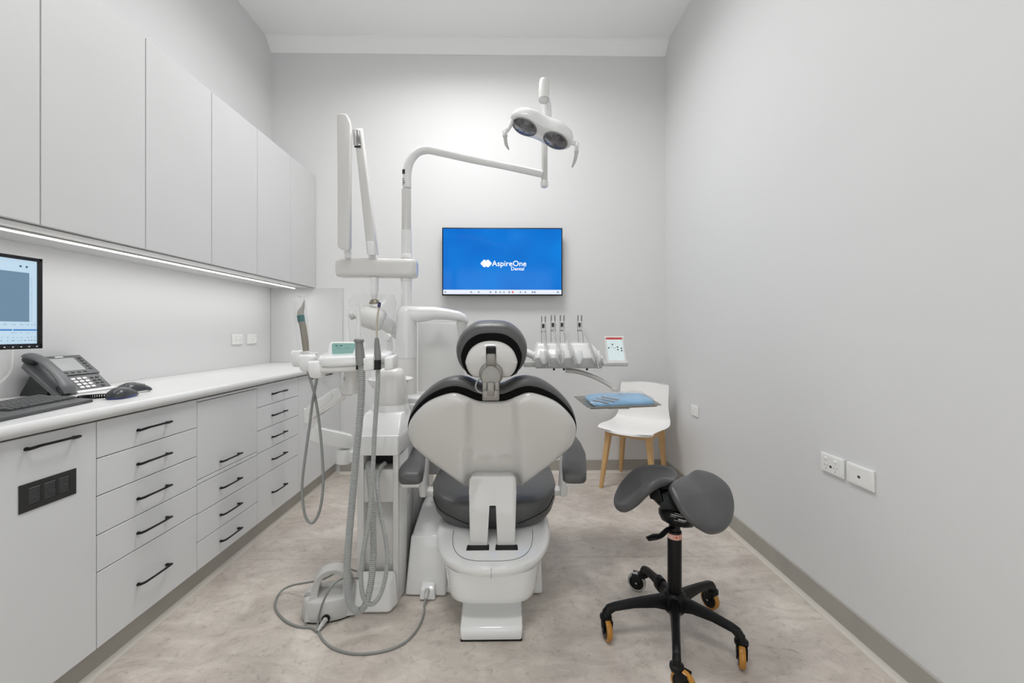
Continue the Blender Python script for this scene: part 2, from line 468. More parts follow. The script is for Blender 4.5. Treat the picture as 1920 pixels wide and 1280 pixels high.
# ================================================================== LEFT-HAND CABINETRY
XF = -1.36            # front plane of doors and drawers
# one bow handle, shared by all
def handle_mesh():
    b = B()
    P = [(0, -.066, -.004), (.012, -.067, -.003), (.024, -.062, .001), (.028, -.05, .003), (.029, -.02, .003), (.029, .02, .003), (.028, .05, .003), (.024, .062, .001), (.012, .067, -.003), (0, .066, -.004)]
    tube(b, P, [.0075, .006, .0055, .0052, .0048, .0048, .0052, .0055, .006, .0075], 10, 3, flat=0.8, up=(0, 0, 1))
    me = obj('handle_master', b, 'blackmetal', None, 40, org=(0, 0, 0)); m = me.data; bpy.data.objects.remove(me); return m
HM = handle_mesh(); HM.name = 'handle'
def front(cab, name, y0, y1, z0, z1, hy=None, hz=None, th=.018, m='laminate', X=XF, g=.0016):
    f = obj(name, box(B(), (X - th, y0 + g, z0 + g), (X, y1 - g, z1 - g), .0012, 1), m, cab, 30)
    if hy is not None: place('handle', HM, (X, hy, hz), f)
    return f
def carcass(cab, y0, y1, z0=.112, z1=.871):
    b = B()
    box(b, (-1.915, y0, z0), (XF - .0195, y0 + .016, z1)); box(b, (-1.915, y1 - .016, z0), (XF - .0195, y1, z1))
    box(b, (-1.915, y0, z0), (XF - .0195, y1, z0 + .016)); box(b, (-1.915, y0, z1 - .016), (XF - .0195, y1, z1)); box(b, (-1.915, y0, z0), (-1.905, y1, z1))
    box(b, (XF - .021, y0, z0), (XF - .0195, y1, z1), mi=1)
    obj('carcass', b, ['carcass', 'seam'], cab, 0)
    obj('plinth', box(B(), (-1.41, y0, 0), (-1.40, y1, z0)), 'vinyl', cab, 0)
def cab(y0, y1, label):
    t = thing('base_cabinet', (-1.64, (y0 + y1) / 2, 0), label, 'cabinet', 'white base cabinets under the worktop'); carcass(t, y0, y1); return t
ca = cab(.68, 1.14, 'plain white base cabinet nearest the camera, outside the left edge of the photo')
front(ca, 'door', .68, 1.14, .112, .871, 1.06, .84)
c1 = cab(1.14, 1.44, 'tall white cabinet door with black vent grille, nearest on left')
d = front(c1, 'door', 1.14, 1.44, .112, .871, 1.297, .84)
g = obj('vent_grille', (lambda b: [box(b, (XF, y0, z0), (XF + .003, y1, z1), .0005, 1) for (y0, y1, z0, z1) in
    [(1.211, 1.236, .658, .738), (1.350, 1.370, .658, .738), (1.236, 1.35, .658, .673), (1.236, 1.35, .722, .738), (1.268, 1.277, .673, .722), (1.3095, 1.3185, .673, .722)]] and b)(B()), 'grille', c1, 30, label='black louvred vent grille')
b = B()
for gy in ((1.236, 1.268), (1.277, 1.3095), (1.3185, 1.35)):
    for k in range(10):
        z = .6745 + k * .0048
        hexa(b, [(XF, gy[0], z), (XF + .0022, gy[0], z - .001), (XF + .0022, gy[1], z - .001), (XF, gy[1], z), (XF, gy[0], z + .002), (XF + .0028, gy[0], z + .001), (XF + .0028, gy[1], z + .001), (XF, gy[1], z + .002)])
obj('louvre', b, 'dark', g, 0, kind='stuff')
c2 = cab(1.44, 1.902, 'white five-drawer base cabinet with the widest drawers, right of the vent door')
zs = [.871, .746, .62, .49, .366, .112]
for a, c in zip(zs, zs[1:]): front(c2, 'drawer', 1.44, 1.902, c, a, 1.665, (a + c) / 2)
c3 = cab(1.902, 2.358, 'white base cabinet with lift-up flap above three drawers')
front(c3, 'top_rail', 1.902, 2.358, .857, .871, th=.014)
front(c3, 'flap_door', 1.902, 2.358, .512, .857, 2.122, .553)
front(c3, 'middle_rail', 1.902, 2.358, .492, .512, th=.014)
zs = [.492, .362, .236, .112]
for a, c in zip(zs, zs[1:]): front(c3, 'drawer', 1.902, 2.358, c, a, 2.122, (a + c) / 2)
c4 = cab(2.358, 2.82, 'white five-drawer base cabinet behind the hanging scaler cord')
zs = [.871, .749, .621, .497, .363, .112]
for a, c in zip(zs, zs[1:]): front(c4, 'drawer', 2.358, 2.82, c, a, 2.572, (a + c) / 2)
c5 = cab(2.82, 3.525, 'white double-door base cabinet at far end by back wall')
front(c5, 'door', 2.82, 3.166, .112, .871, 3.05, .842)
front(c5, 'door', 3.166, 3.525, .112, .871, 3.245, .842)
# cove strip along the plinth
b = B(); prism(b, [(0, 0), (.018, 0), (.0175, .003), (.009, .008), (.003, .014), (0, .02)], lambda u, v, d: (-1.3995 + u, d, v), .68, YB)
struct('trim_2', b, 'cove', 40)

# worktop with a rounded front edge
b = B()
pr = [(-1.918, .876), (-1.352, .876), (-1.343, .878), (-1.336, .884), (-1.333, .893), (-1.3335, .902), (-1.338, .910), (-1.346, .9145), (-1.356, .916), (-1.918, .916)]
prism(b, pr, lambda u, v, d: (u, d, v), .64, 3.512)
tag(obj('worktop', b, 'worktop', None, 50), 'long white laminate worktop with rounded front edge along left wall', 'worktop')
# panel standing on the worktop against the back wall
tag(obj('splashback_panel', box(B(), (-1.918, 3.514, .916), (-1.336, 3.529, 1.524), .001, 1), 'laminate_up'), 'flat white splashback panel on back wall at worktop end', 'panel')

# wall cabinets
XU = -1.56
ys = [1.034, 1.4554, 1.8735, 2.2895, 2.705, 3.12, 3.526]
names = ['white wall cabinet over the computer monitor, cut by the left edge',
         'white wall cabinet directly right of the leftmost one, widest in view',
         'white wall cabinet third from left above the desk telephone',
         'white wall cabinet fourth from left, in the middle of the run',
         'white wall cabinet second from the back wall, above the sockets',
         'white wall cabinet at the back end where the light strip stops']
for (y0, y1, nm) in zip(ys, ys[1:], names):
    t = thing('wall_cabinet', (-1.74, (y0 + y1) / 2, 1.52), nm, 'cabinet', 'white wall cabinets above the worktop')
    b = B(); box(b, (-1.918, y0, 1.522), (XU - .0195, y1, 2.442)); box(b, (XU - .021, y0, 1.524), (XU - .0188, y1, 2.44), mi=1)
    obj('carcass', b, ['laminate_up', 'seam'], t, 0)
    g = .0018
    obj('door', box(B(), (XU - .018, y0 + g, 1.527), (XU, y1 - g, 2.442), .0012, 1), 'laminate_up', t, 30)
# LED strip under them
t = thing('light_strip', (-1.69, 2.2, 1.52), 'bright thin LED strip glowing under the wall cabinets', 'light')
obj('channel', box(B(), (-1.698, 1.04, 1.515), (-1.678, 3.44, 1.522), .001, 1), 'cap', t)
obj('glow_strip', box(B(), (-1.692, 1.045, 1.5105), (-1.683, 3.436, 1.515)), 'led', t)
area('light_strip_light', (-1.688, 2.24, 1.5035), .010, 2.36, 3.0, col=(1, 1, 1))

# ================================================================== SOCKETS
def socket(fx, w, h, parts, label, group=None, name='power_outlet'):
    """fx(u along wall, v up, d out) -> xyz"""
    t = thing(name, fx(0, 0, 0), label, 'socket', group)
    b = B(); prism(b, [(-w / 2, -h / 2), (w / 2, -h / 2), (w / 2, h / 2), (-w / 2, h / 2)], fx, 0, .011, .0035, 3)
    obj('plate', b, 'outlet', t)
    b = B(); iw, ih = w * .36, h * .41
    prism(b, [(-iw, -ih), (iw, -ih), (iw, ih), (-iw, ih)], fx, .0108, .0118, .0006, 1)
    obj('insert', b, 'outlet', t)
    for (kind, u, v) in parts:
        if kind == 'sw':
            b = B(); lathe(b, [(.0062, 0), (.006, .003), (.004, .005)], fx(u, v, .0115), Vector(fx(0, 0, 1)) - Vector(fx(0, 0, 0)), 16); obj('switch', b, 'outlet', t)
        elif kind == 'pins':
            b = B()
            for (a, c, r) in ((-.007, .004, .5), (.007, .004, -.5), (0, -.010, 0)):
                cs, sn = math.cos(r), math.sin(r)
                prism(b, [(u + a + x * cs - y * sn, v + c + x * sn + y * cs) for x, y in ((-.001, -.0035), (.001, -.0035), (.001, .0035), (-.001, .0035))], fx, .0112, .0121)
            obj('socket_slots', b, 'slot', t, 0, kind='stuff')
        elif kind == 'jack':
            b = B(); prism(b, [(u - .006, v - .005), (u + .006, v - .005), (u + .006, v + .003), (u + .003, v + .003), (u + .003, v + .005), (u - .003, v + .005), (u - .003, v + .003), (u - .006, v + .003)], fx, .0112, .0121); obj('data_jack', b, 'slot', t, 0)
    return t
def onleft(y, z): return lambda u, v, d: (XL + d, y + u, z + v)
def onright(y, z): return lambda u, v, d: (XR - d, y - u, z + v)
socket(onleft(3.075, 1.113), .115, .073, [('sw', -.028, .02), ('sw', .028, .02), ('pins', .02, -.008), ('pins', -.022, -.008)], 'white double power socket above worktop, left one of the pair', 'sockets above the worktop')
socket(onleft(3.248, 1.113), .115, .073, [('sw', -.028, .02), ('sw', .028, .02), ('pins', 0, -.006)], 'white power socket above worktop, right one of the pair', 'sockets above the worktop')
socket(onright(2.955, .617), .105, .073, [('sw', .02, .02), ('pins', -.01, -.006)], 'small white single socket on right wall near corner chair')
socket(onright(1.703, .631), .118, .075, [('sw', -.028, .02), ('sw', .022, .018), ('pins', -.027, -.012), ('pins', .022, -.012), ('jack', -.002, -.008)], 'white double power socket with switches on right wall')
socket(onright(1.567, .631), .118, .075, [('jack', 0, -.002)], 'white data socket plate with one jack, right wall, nearest camera', name='data_outlet')

# ================================================================== TELEVISION
t = thing('television', (-0.0262, 3.49, 1.7326), 'wall-mounted flat television showing a white logo on blue', 'television')
x0, x1, z0, z1 = -.514, .462, 1.459, 2.010; YT = 3.462
obj('wall_mount', box(B(), (-.2, 3.50, 1.6), (.15, 3.53, 1.9), .002), 'blackmetal', t)
b = B(); box(b, (x0, YT, z0), (x1, YT + .012, z1), .002); box(b, (x0 + .06, YT + .01, z0 + .03), (x1 - .06, YT + .045, z1 - .08), .012, 3)
box(b, (x0, YT - .004, z0), (x1, YT + .004, z0 + .009), .002); obj('housing', b, 'bezel', t)
SX0, SX1, SZ0, SZ1 = x0 + .009, x1 - .009, z0 + .012, z1 - .009
scr = obj('screen', box(B(), (SX0, YT - .002, SZ0 + .036), (SX1, YT + .002, SZ1)), 'tv', t, 0)
bar = obj('taskbar', box(B(), (SX0, YT - .002, SZ0), (SX1, YT + .002, SZ0 + .036)), 'tvbar', t, 0)
b = B(); r0 = random.Random(3)
for px in (836, 884, 898, 920, 930, 938, 945, 955, 976, 985, 999, 1003, 1046):
    X_ = (px - 829.5) / 224.5 * (x1 - x0) + x0; w = r0.uniform(.006, .010)
    box(b, (X_ - w, YT - .0028, SZ0 + .010), (X_ + w * .2, YT - .002, SZ0 + .024)); box(b, (X_ + w * .4, YT - .0028, SZ0 + .012), (X_ + w, YT - .002, SZ0 + .017))
obj('icon', b, 'tvgrey', bar, 0, kind='stuff')
X_ = (961 - 829.5) / 224.5 * (x1 - x0) + x0
b = B(); box(b, (X_ - .007, YT - .0028, SZ0 + .009), (X_ + .007, YT - .002, SZ0 + .025)); obj('red_icon', b, 'tvred', bar, 0)
TX = lambda x, y, z: (x, YT - .0025 - z, y)
mk = lambda s, size, px, zz, bold: obj('lettering', text(s, size, lambda x, y, z: (-0.1124 * 0 + px + x, YT - .0022 - z * .3, zz + y), .001, bold), 'tvwhite', scr, 0)
mk('AspireOne', .063, -0.1102, 1.699, .0005)
mk('Dental', .040, 0.0432, 1.6646, .0003)
def rdiam(cx, cz, r):
    P = []
    for k in range(4):
        a = PI / 2 * k; c = (cx + math.cos(a) * r * .66, cz + math.sin(a) * r * .66)
        for j in range(-3, 4): P.append((c[0] + math.cos(a + j * PI / 12) * r * .34, c[1] + math.sin(a + j * PI / 12) * r * .34))
    return P
b = B(); lz = 1.7198
for i, px in enumerate((-0.1715, -0.1435)): prism(b, rdiam(px, lz, .0305), lambda u, v, d: (u, d, v), YT - .0026 - i * .0002, YT - .002)
obj('logo_mark', b, 'tvwhite', scr, 0)

# ================================================================== DESK THINGS
# --- monitor on a wall arm
t = thing('computer_monitor', (-1.7, 1.2, 1.25), 'black-framed computer monitor over the keyboard, at left edge', 'monitor')
Mx = Matrix.Translation((-1.552, 1.452, 0)) @ Matrix.Rotation(math.radians(-2.5), 4, 'Z') @ Matrix.Translation((1.552, -1.452, 0))
y0, y1, z0, z1 = .95, 1.452, 1.113, 1.412
b = B(); box(b, (-1.566, y0, z0), (-1.556, y1, z1), .002)
for (a, c, e, f) in ((y0, y1, z0, z0 + .017), (y0, y1, z1 - .012, z1), (y0, y0 + .013, z0, z1), (y1 - .013, y1, z0, z1)): box(b, (-1.558, a, e), (-1.549, c, f), .0015)
box(b, (-1.60, y0 + .08, z0 + .05), (-1.562, y1 - .08, z1 - .05), .01)
obj('housing', b, 'bezel', t, M4=Mx)
s = obj('screen', box(B(), (-1.557, y0 + .012, z0 + .016), (-1.5545, y1 - .012, z1 - .011)), 'pc_page', t, 0, M4=Mx)
obj('image_area', box(B(), (-1.5547, y0 + .012, z0 + .088), (-1.5541, y1 - .035, z1 - .052)), 'pc_img', s, 0, M4=Mx)
b = B(); box(b, (-1.5547, y0 + .03, z0 + .059), (-1.554, y1 - .082, z0 + .064)); box(b, (-1.5547, y1 - .079, z0 + .059), (-1.554, y1 - .014, z0 + .064)); obj('selection_bar', b, 'pc_bar', s, 0, M4=Mx)
b = B(); rr = random.Random(5)
for zz, n, h in ((.037, 16, .0012), (.027, 18, .0018), (.078, 12, .0012), (.052, 9, .001)):
    for k in range(n):
        yy = y1 - .018 - k * .0085 * rr.uniform(.9, 1.1); box(b, (-1.5547, yy - rr.uniform(.001, .004), z0 + zz), (-1.5541, yy, z0 + zz + h))
for k in range(26): box(b, (-1.5547, y1 - .03 - (k % 5 == 0) * .003, z0 + .092 + k * .0055), (-1.5541, y1 - .026, z0 + .0926 + k * .0055))
for yy in (.045, .062): box(b, (-1.5547, y1 - yy, z1 - .036), (-1.5541, y1 - yy + .006, z1 - .030))
obj('screen_print', b, 'pc_dot', s, 0, kind='stuff', M4=Mx)
b = B()
for k in range(5): box(b, (-1.5492, y1 - .02 - k * .022, z0 + .006), (-1.5482, y1 - .016 - k * .022, z0 + .009))
obj('button', b, 'white', t, 0, kind='stuff', M4=Mx)
b = B(); box(b, (-1.92, 1.14, 1.2), (-1.905, 1.24, 1.32), .003); tube(b, [(-1.905, 1.19, 1.26), (-1.75, 1.13, 1.26), (-1.60, 1.19, 1.26)], .016, 12, 6)
obj('wall_arm', b, 'midgrey', t)
b = B(); tube(b, [(-1.72, 1.5121, 1.1087), (-1.72, 1.5105, 1.042), (-1.75, 1.5191, 1.0077), (-1.8, 1.5336, 0.9798)] + [(-1.84, 1.5, .925)], .0035, 8, 6)
obj('cable', b, 'plasticm', t, label='thin white cable')

# --- keyboard
t = thing('keyboard', (-1.57, 1.3, .916), 'dark grey computer keyboard lying on the worktop under the monitor', 'keyboard')
KA, KB = Vector((-1.4821, 1.5584, 0.93)), Vector((-1.413, 1.2139, 0.93))
kd = (KB - KA).normalized(); kd.z = 0; kd.normalize(); kn = Vector((kd.y, -kd.x, 0))
if kn.x > 0: kn = -kn
KO = Vector((KA.x, KA.y, .9165))
def KF(u, v, d): return tuple(KO + kd * u + kn * v + Vector((0, 0, d)))
def kz(v): return .0135 + v * .09
b = B(); L_ = .45; D_ = .165
hexa(b, [KF(0, 0, 0), KF(L_, 0, 0), KF(L_, D_, .003), KF(0, D_, .003), KF(0, .004, .012), KF(L_, .004, .012), KF(L_, D_, .026), KF(0, D_, .026)], .003)
obj('body', b, 'kbd', t)
keyid = 0
proto = {}
for r in range(6):
    v0 = .048 + r * .0192
    u = .006 + [.0, .0, .004, .008, .006, .0][r]
    widths = [[.018, .018, .018, .024, .1, .024, .02, .02], [.03] + [.0175] * 10 + [.03], [.026] + [.0175] * 11 + [.024], [.02] + [.0175] * 12, [.024] + [.0175] * 12, [.0175] * 14][r]
    for w in widths:
        if u + w > .44: break
        if w not in proto:
            bb = B(); z = 0
            hexa(bb, [KF(0, 0, 0), KF(w, 0, 0), KF(w, .0165, .0015), KF(0, .0165, .0015), KF(.0015, .0015, .006), KF(w - .0015, .0015, .006), KF(w - .0015, .015, .0073), KF(.0015, .015, .0073)], .0008, 1)
            o = obj('key', bb, 'key', t, 30, org=KO); proto[w] = o.data
            o.location = Vector(KF(u, v0, kz(v0) - .001)) - W[t.name]
        else:
            place('key', proto[w], Vector(KF(u, v0, kz(v0) - .001)), t)
        u += w + .0018
# --- mice
def mouse(px, label, loc, rot, skirt=None, sc=1.0):
    t = thing('computer_mouse', loc, label, 'mouse')
    R_ = Matrix.Translation(loc) @ Matrix.Rotation(rot, 4, 'Z') @ Matrix.Scale(sc, 4)
    b = B(); rg = []
    for k, (x, w, h) in enumerate([(-.058, .008, .006), (-.054, .020, .018), (-.042, .029, .031), (-.022, .032, .038), (.0, .031, .038), (.022, .030, .032), (.042, .029, .022), (.054, .024, .014), (.058, .012, .008)]):
        rg.append([Vector((x, -w * math.cos(PI * j / 10), .004 + h * math.sin(PI * j / 10) ** .7 if 0 < j < 10 else .004)) for j in range(11)])
    rings(b, rg); obj('body', b, 'mouse', t, 50, M4=R_)
    b = B(); rings(b, [sring(0, 0, .0005, .056, .030, 2.6, 32), sring(0, 0, .007, .059, .0335, 2.6, 32)]); obj('skirt', b, skirt or 'midgrey', t, 40, M4=R_)
    b = B(); cyl(b, (.036, -.004, .024), (.036, .004, .024), .0085, 16); obj('wheel', b, 'cap', t, M4=R_)
mouse(0, 'dark computer mouse with a blue underside, nearer one by keyboard', (-1.4697, 1.6577, 0.9165), math.radians(100), 'blueled')
mouse(0, 'dark computer mouse with pale base behind the blue-edged one', (-1.5385, 1.7868, 0.9165), math.radians(78), 'plasticm', 1.05)

# --- desk telephone, facing away from the wall
t = thing('desk_telephone', (-1.82, 1.80, .916), 'grey desk telephone with handset, display and keypad beside the keyboard', 'telephone')
PO = Vector((-1.735, 1.675, .926)); pu = Vector((0, 1, 0)); pv = Vector((-.150, 0, .136)).normalized(); pn = Vector((.136, 0, .150)).normalized()
def PH(u, v, d): return tuple(PO + pu * u + pv * v + pn * d)
b = B(); prism(b, [(0.0, -.005), (.235, -.005), (.235, .085), (.245, .092), (.24, .200), (.03, .200), (0.0, .17)], PH, -.016, 0, .003); obj('body', b, 'phone', t)
obj('base_edge', prism(B(), [(.075, -.010), (.24, -.010), (.24, .002), (.075, .002)], PH, -.014, .004, .003), 'plasticm', t)
b = B(); prism(b, [(.07, .088), (.242, .088), (.238, .203), (.07, .203)], PH, -.004, .007, .003); obj('display_panel', b, 'phone', t)
obj('lcd', prism(B(), [(.092, .112), (.196, .112), (.196, .186), (.092, .186)], PH, .0065, .0078), 'lcd', t, 0)
obj('maker_mark', prism(B(), [(.128, .192), (.160, .192), (.160, .197), (.128, .197)], PH, .0068, .0075), 'white', t, 0)
b0 = obj('key', prism(B(), [(-.0085, -.0055), (.0085, -.0055), (.0085, .0055), (-.0085, .0055)], PH, 0, .004, .0012, 1), 'keywhite', t, 30, org=PO, label='pale number key'); m0 = b0.data; bpy.data.objects.remove(b0)
for i in range(3):
    for j in range(4): place('number_key', m0, PH(.112 + i * .024, .018 + j * .0165, 0), t)
b0 = obj('key', prism(B(), [(-.006, -.0035), (.006, -.0035), (.006, .0035), (-.006, .0035)], PH, 0, .0035, .001, 1), 'phonedark', t, 30, org=PO); m1 = b0.data; bpy.data.objects.remove(b0)
for (u, v) in [(.191, .034), (.191, .050), (.191, .066), (.213, .034), (.213, .050), (.213, .066), (.202, .016), (.084, .030), (.086, .046), (.086, .062)]: place('function_key', m1, PH(u, v, 0), t)
for k in range(4): place('soft_key', m1, PH(.105 + k * .026, .100, .006), t)
for k in range(5): place('line_key', m1, PH(.218, .116 + k * .016, .006), t)
# handset
b = B()
tube(b, [PH(.035, -.012, .012), PH(.035, .012, .024), PH(.035, .06, .034), PH(.035, .11, .037), PH(.035, .16, .033), PH(.035, .198, .018), PH(.035, .21, .008)], [.022, .029, .024, .022, .024, .029, .022], 16, 5, flat=.42, up=tuple(pn))
obj('handset', b, 'phone', t)
for v in (.012, .188): obj('handset_cup', lathe(B(), [(.024, 0), (.025, .01), (.02, .022)], PH(.035, v, -.002), tuple(pn), 20), 'phonedark', t)
b = B()
hexa(b, [(-1.905, 1.70, .917), (-1.80, 1.70, .917), (-1.80, 1.88, .917), (-1.905, 1.88, .917), PH(.03, .15, -.018), PH(.03, .06, -.018), PH(.2, .06, -.018), PH(.2, .15, -.018)])
obj('stand', b, 'phonedark', t, 0)
P = []
for k in range(150):
    a = k / 149; cx = (-1.547, 1.5667, 0.925); ex = (-1.5022, 1.6426, 0.925)
    base = Vector((cx[0], cx[1], .9265)).lerp(Vector((ex[0], ex[1], .9265)), a); base.x += -.03 * math.sin(a * PI)
    P.append(base + Vector((math.cos(k * .9) * .007, 0, math.sin(k * .9) * .0075)))
b = B(); tube(b, P, .0022, 6, 1); obj('coiled_cord', b, 'black', t)

# ================================================================== DENTAL CHAIR
CX = -.054
ch = thing('dental_chair', (CX, 2.1, 0), 'dark grey upholstered dental chair with white shell, seen from behind', 'dental chair')
# backrest plane
BO, BT = Vector((0, 1.90, .50)), Vector((0, 1.63, .98)); bv = (BT - BO).normalized(); bn = Vector((0, -bv.z, bv.y)) # bn towards camera
if bn.y > 0: bn = -bn
def BK(u, v, d): return Vector((u, BO.y, BO.z)) + bv * v + bn * d
def sym(pts):  # mirror an outline half (left side, top to bottom) about CX
    L = [(u, v) for u, v in pts]; R_ = [(2 * CX - u, v) for u, v in reversed(L)]
    return [Vector((u, v)) for u, v in L + R_]
shell = sym([(-0.0482, 0.4524), (-0.0901, 0.4538), (-0.1212, 0.4619), (-0.1558, 0.4803), (-0.1984, 0.496), (-0.2489, 0.4832), (-0.3031, 0.4545), (-0.347, 0.4119), (-0.3794, 0.3653), (-0.3948, 0.3232), (-0.3962, 0.2712), (-0.3817, 0.2206), (-0.3361, 0.159), (-0.2796, 0.0952), (-0.2365, 0.0458), (-0.1943, 0.0019), (-0.1595, -0.0154), (-0.0548, -0.0162)][1:-1])
cush = sym([(-0.0467, 0.4984), (-0.0872, 0.5036), (-0.1171, 0.5163), (-0.1525, 0.5351), (-0.1962, 0.5413), (-0.2492, 0.5266), (-0.3007, 0.489), (-0.3512, 0.4321), (-0.3818, 0.3788), (-0.3955, 0.332), (-0.3976, 0.2753), (-0.3841, 0.2403), (-0.365, 0.1925), (-0.3331, 0.1557), (-0.2776, 0.0926), (-0.2352, 0.0438), (-0.1912, 0.0037), (-0.0539, -0.0142)][1:-1])
def sm2(pts, sub=5):
    return [Vector((p.x, p.y)) for p in closed_smooth([Vector((q.x, q.y, 0)) for q in pts], sub)]
shell = sm2(shell); cush = sm2(cush)
ctr = (CX, .235)
def rib(u, v):
    a = abs(u - CX) + v * .065
    t = max(0.0, min(1.0, (a - .102) / .034)); t = t * t * (3 - 2 * t)
    return t
def shellpt(u, v, d):
    e = d
    if d > .010: e = d - .024 * (1 - rib(u, v)) * min(1, (d - .010) / .02)
    return BK(u, v, e)
b = B(); pillow(b, shell, [(1.0, .0), (1.0, .004), (.992, .012), (.975, .018), (.94, .024)] + [(s / 20, .026 + .018 * (1 - (s / 20) ** 2)) for s in range(18, 0, -1)] + [(.002, .044)], shellpt, ctr)
obj('backrest_shell', b, 'shell', ch, 50, label='glossy pale grey back shell')
gask = [a * .45 + c * .55 for a, c in zip(shell, cush)]
b = B(); pillow(b, gask, [(.94, .0), (1.0, -.001), (1.008, -.006), (.98, -.03)], BK, ctr); obj('backrest_gasket', b, 'gasket', ch, 50)
b = B(); pillow(b, cush, [(.90, -.006), (.965, -.007), (.99, -.012), (1.005, -.024), (1.0, -.045), (.97, -.066), (.9, -.078), (.7, -.084), (.4, -.082), (.05, -.08)], BK, ctr); obj('backrest_cushion', b, 'vinylseat', ch, 60)
# headrest
HO, HT = Vector((0, 1.655, .99)), Vector((0, 1.60, 1.20)); hv = (HT - HO).normalized(); hn = Vector((0, -hv.z, hv.y)); hn = -hn if hn.y > 0 else hn
def HD(u, v, d): return Vector((u, HO.y, HO.z)) + hv * v + hn * d
hs = sm2(sym([(-0.0464, 0.1527), (-0.0768, 0.1485), (-0.1113, 0.1359), (-0.1381, 0.1105), (-0.1532, 0.072), (-0.1516, 0.0548), (-0.1439, 0.0309), (-0.1279, 0.0112), (-0.1053, 0.0046), (-0.0475, 0.0045)][1:-1]))
hc = sm2(sym([(-0.0474, 0.2159), (-0.0949, 0.2095), (-0.1364, 0.1946), (-0.1681, 0.1668), (-0.1878, 0.1278), (-0.191, 0.0906), (-0.1816, 0.0507), (-0.1591, 0.0194), (-0.1319, 0.0013), (-0.049, -0.0057)][1:-1]))
hcc = (CX, .11)
b = B(); pillow(b, hs, [(1, 0), (1, .006), (.985, .013), (.95, .019), (.85, .028), (.7, .036), (.45, .042), (.2, .044), (.01, .045)], HD, (CX, .09)); obj('headrest_shell', b, 'shell', ch, 50, label='glossy pale grey headrest shell')
hg = [a * .5 + c * .5 for a, c in zip(hs, hc)]
b = B(); pillow(b, hg, [(.90, .004), (.98, .002), (.99, -.01), (.94, -.03)], HD, (CX, .1)); obj('headrest_gasket', b, 'gasket', ch, 50)
b = B(); pillow(b, hc, [(.80, -.002), (.90, -.004), (.965, -.012), (1.0, -.03), (1.01, -.055), (.985, -.085), (.92, -.102), (.75, -.112), (.4, -.112), (.02, -.11)], HD, hcc); obj('headrest_cushion', b, 'vinylseat', ch, 60)
# headrest bracket
hb = obj('headrest_bracket', (lambda b: (box(b, (CX - .031, 1.555, .917), (CX + .031, 1.61, .955), .004), box(b, (CX - .031, 1.56, .945), (CX - .014, 1.605, .985), .003), box(b, (CX + .014, 1.56, .945), (CX + .031, 1.605, .985), .003), b)[-1])(B()), 'bronze', ch, label='metal headrest bracket')
b = B(); hexa(b, [HD(CX - .022, .02, .02), HD(CX + .022, .02, .02), HD(CX + .022, .02, .06), HD(CX - .022, .02, .06), HD(CX - .016, .115, .03), HD(CX + .016, .115, .03), HD(CX + .016, .115, .056), HD(CX - .016, .115, .056)], .004); obj('tilt_arm', b, 'bronze', hb)
b = B(); prism(b, [(CX - .0185, .055), (CX + .0185, .055), (CX + .0185, .135), (CX + .015, .14), (CX - .015, .14), (CX - .0185, .135)], HD, .036, .050, .002); obj('arm_slot', b, 'black', hb)
b = B(); lathe(b, [(.030, 0), (.036, .002), (.038, .008), (.038, .026), (.0365, .029), (.035, .030), (.0345, .028), (.010, .031)], (CX, 1.592, 1.004), (0, -1, .06), 40); obj('tilt_knob', b, 'bronze', hb, 30)
b = B(); lathe(b, [(.045, 0), (.045, .02), (.040, .024)], (CX, 1.612, 1.01), (0, -1, .06), 40); obj('hub_collar', b, 'bronze', hb, 30)
box(b := B(), (CX - .013, 1.552, .935), (CX + .013, 1.575, .985), .003); obj('latch', b, 'bronze', hb)
b = B(); tube(b, [(-0.0789, 1.58, 1.0023), (-0.1003, 1.575, 0.991), (-0.1098, 1.57, 0.972), (-0.1039, 1.57, 0.9524), (-0.0843, 1.57, 0.9426), (-0.0549, 1.57, 0.9405)], .0032, 8, 6); obj('cable_loop', b, 'midgrey', hb, 60)
# seat cushion
def seat_ring(a, b1, b2, z, p=3.5): return sring(CX, 2.18, z, a, b1, p, 56, b2)
b = B()
rings(b, [seat_ring(.18, .25, .30, .302), seat_ring(.236, .305, .33, .304), seat_ring(.258, .322, .34, .315), seat_ring(.282, .328, .345, .346), seat_ring(.296, .324, .345, .385), seat_ring(.299, .320, .343, .406), seat_ring(.295, .313, .340, .415), seat_ring(.284, .300, .33, .421), seat_ring(.24, .26, .3, .425), seat_ring(.12, .14, .2, .436), seat_ring(.01, .01, .01, .434)])
for v in b.verts:  # raised side bolsters
    u = abs(v.co.x - CX)
    if v.co.z > .40: v.co.z += .020 * max(0, (u - .12) / .17) ** 1.3 * (1 if v.co.y > 1.93 else max(0, (v.co.y - 1.84) / .09))
obj('seat_cushion', b, 'vinylseat', ch, 60)
for s in (-1, 1):   # stitched seam lines on the rear of the seat
    b = B(); tube(b, [(CX + s * .272, 1.93, .425), (CX + s * .235, 1.872, .392), (CX + s * .17, 1.851, .362), (CX + s * .105, 1.8485, .335)], .0022, 6, 6)
    obj('stitched_seam', b, 'black', ch)
b = B()
rings(b, [sring(CX, 2.78, z, a, c, 3.5, 48) for a, c, z in ((.16, .34, .355), (.2, .36, .37), (.215, .37, .40), (.21, .365, .43), (.19, .35, .445), (.1, .2, .448), (.01, .02, .448))])
obj('leg_rest_cushion', b, 'vinylseat', ch, 60)
b = B(); box(b, (CX - .15, 2.35, .30), (CX + .15, 3.08, .362), .02, 3); obj('leg_rest_frame', b, 'plasticg', ch)
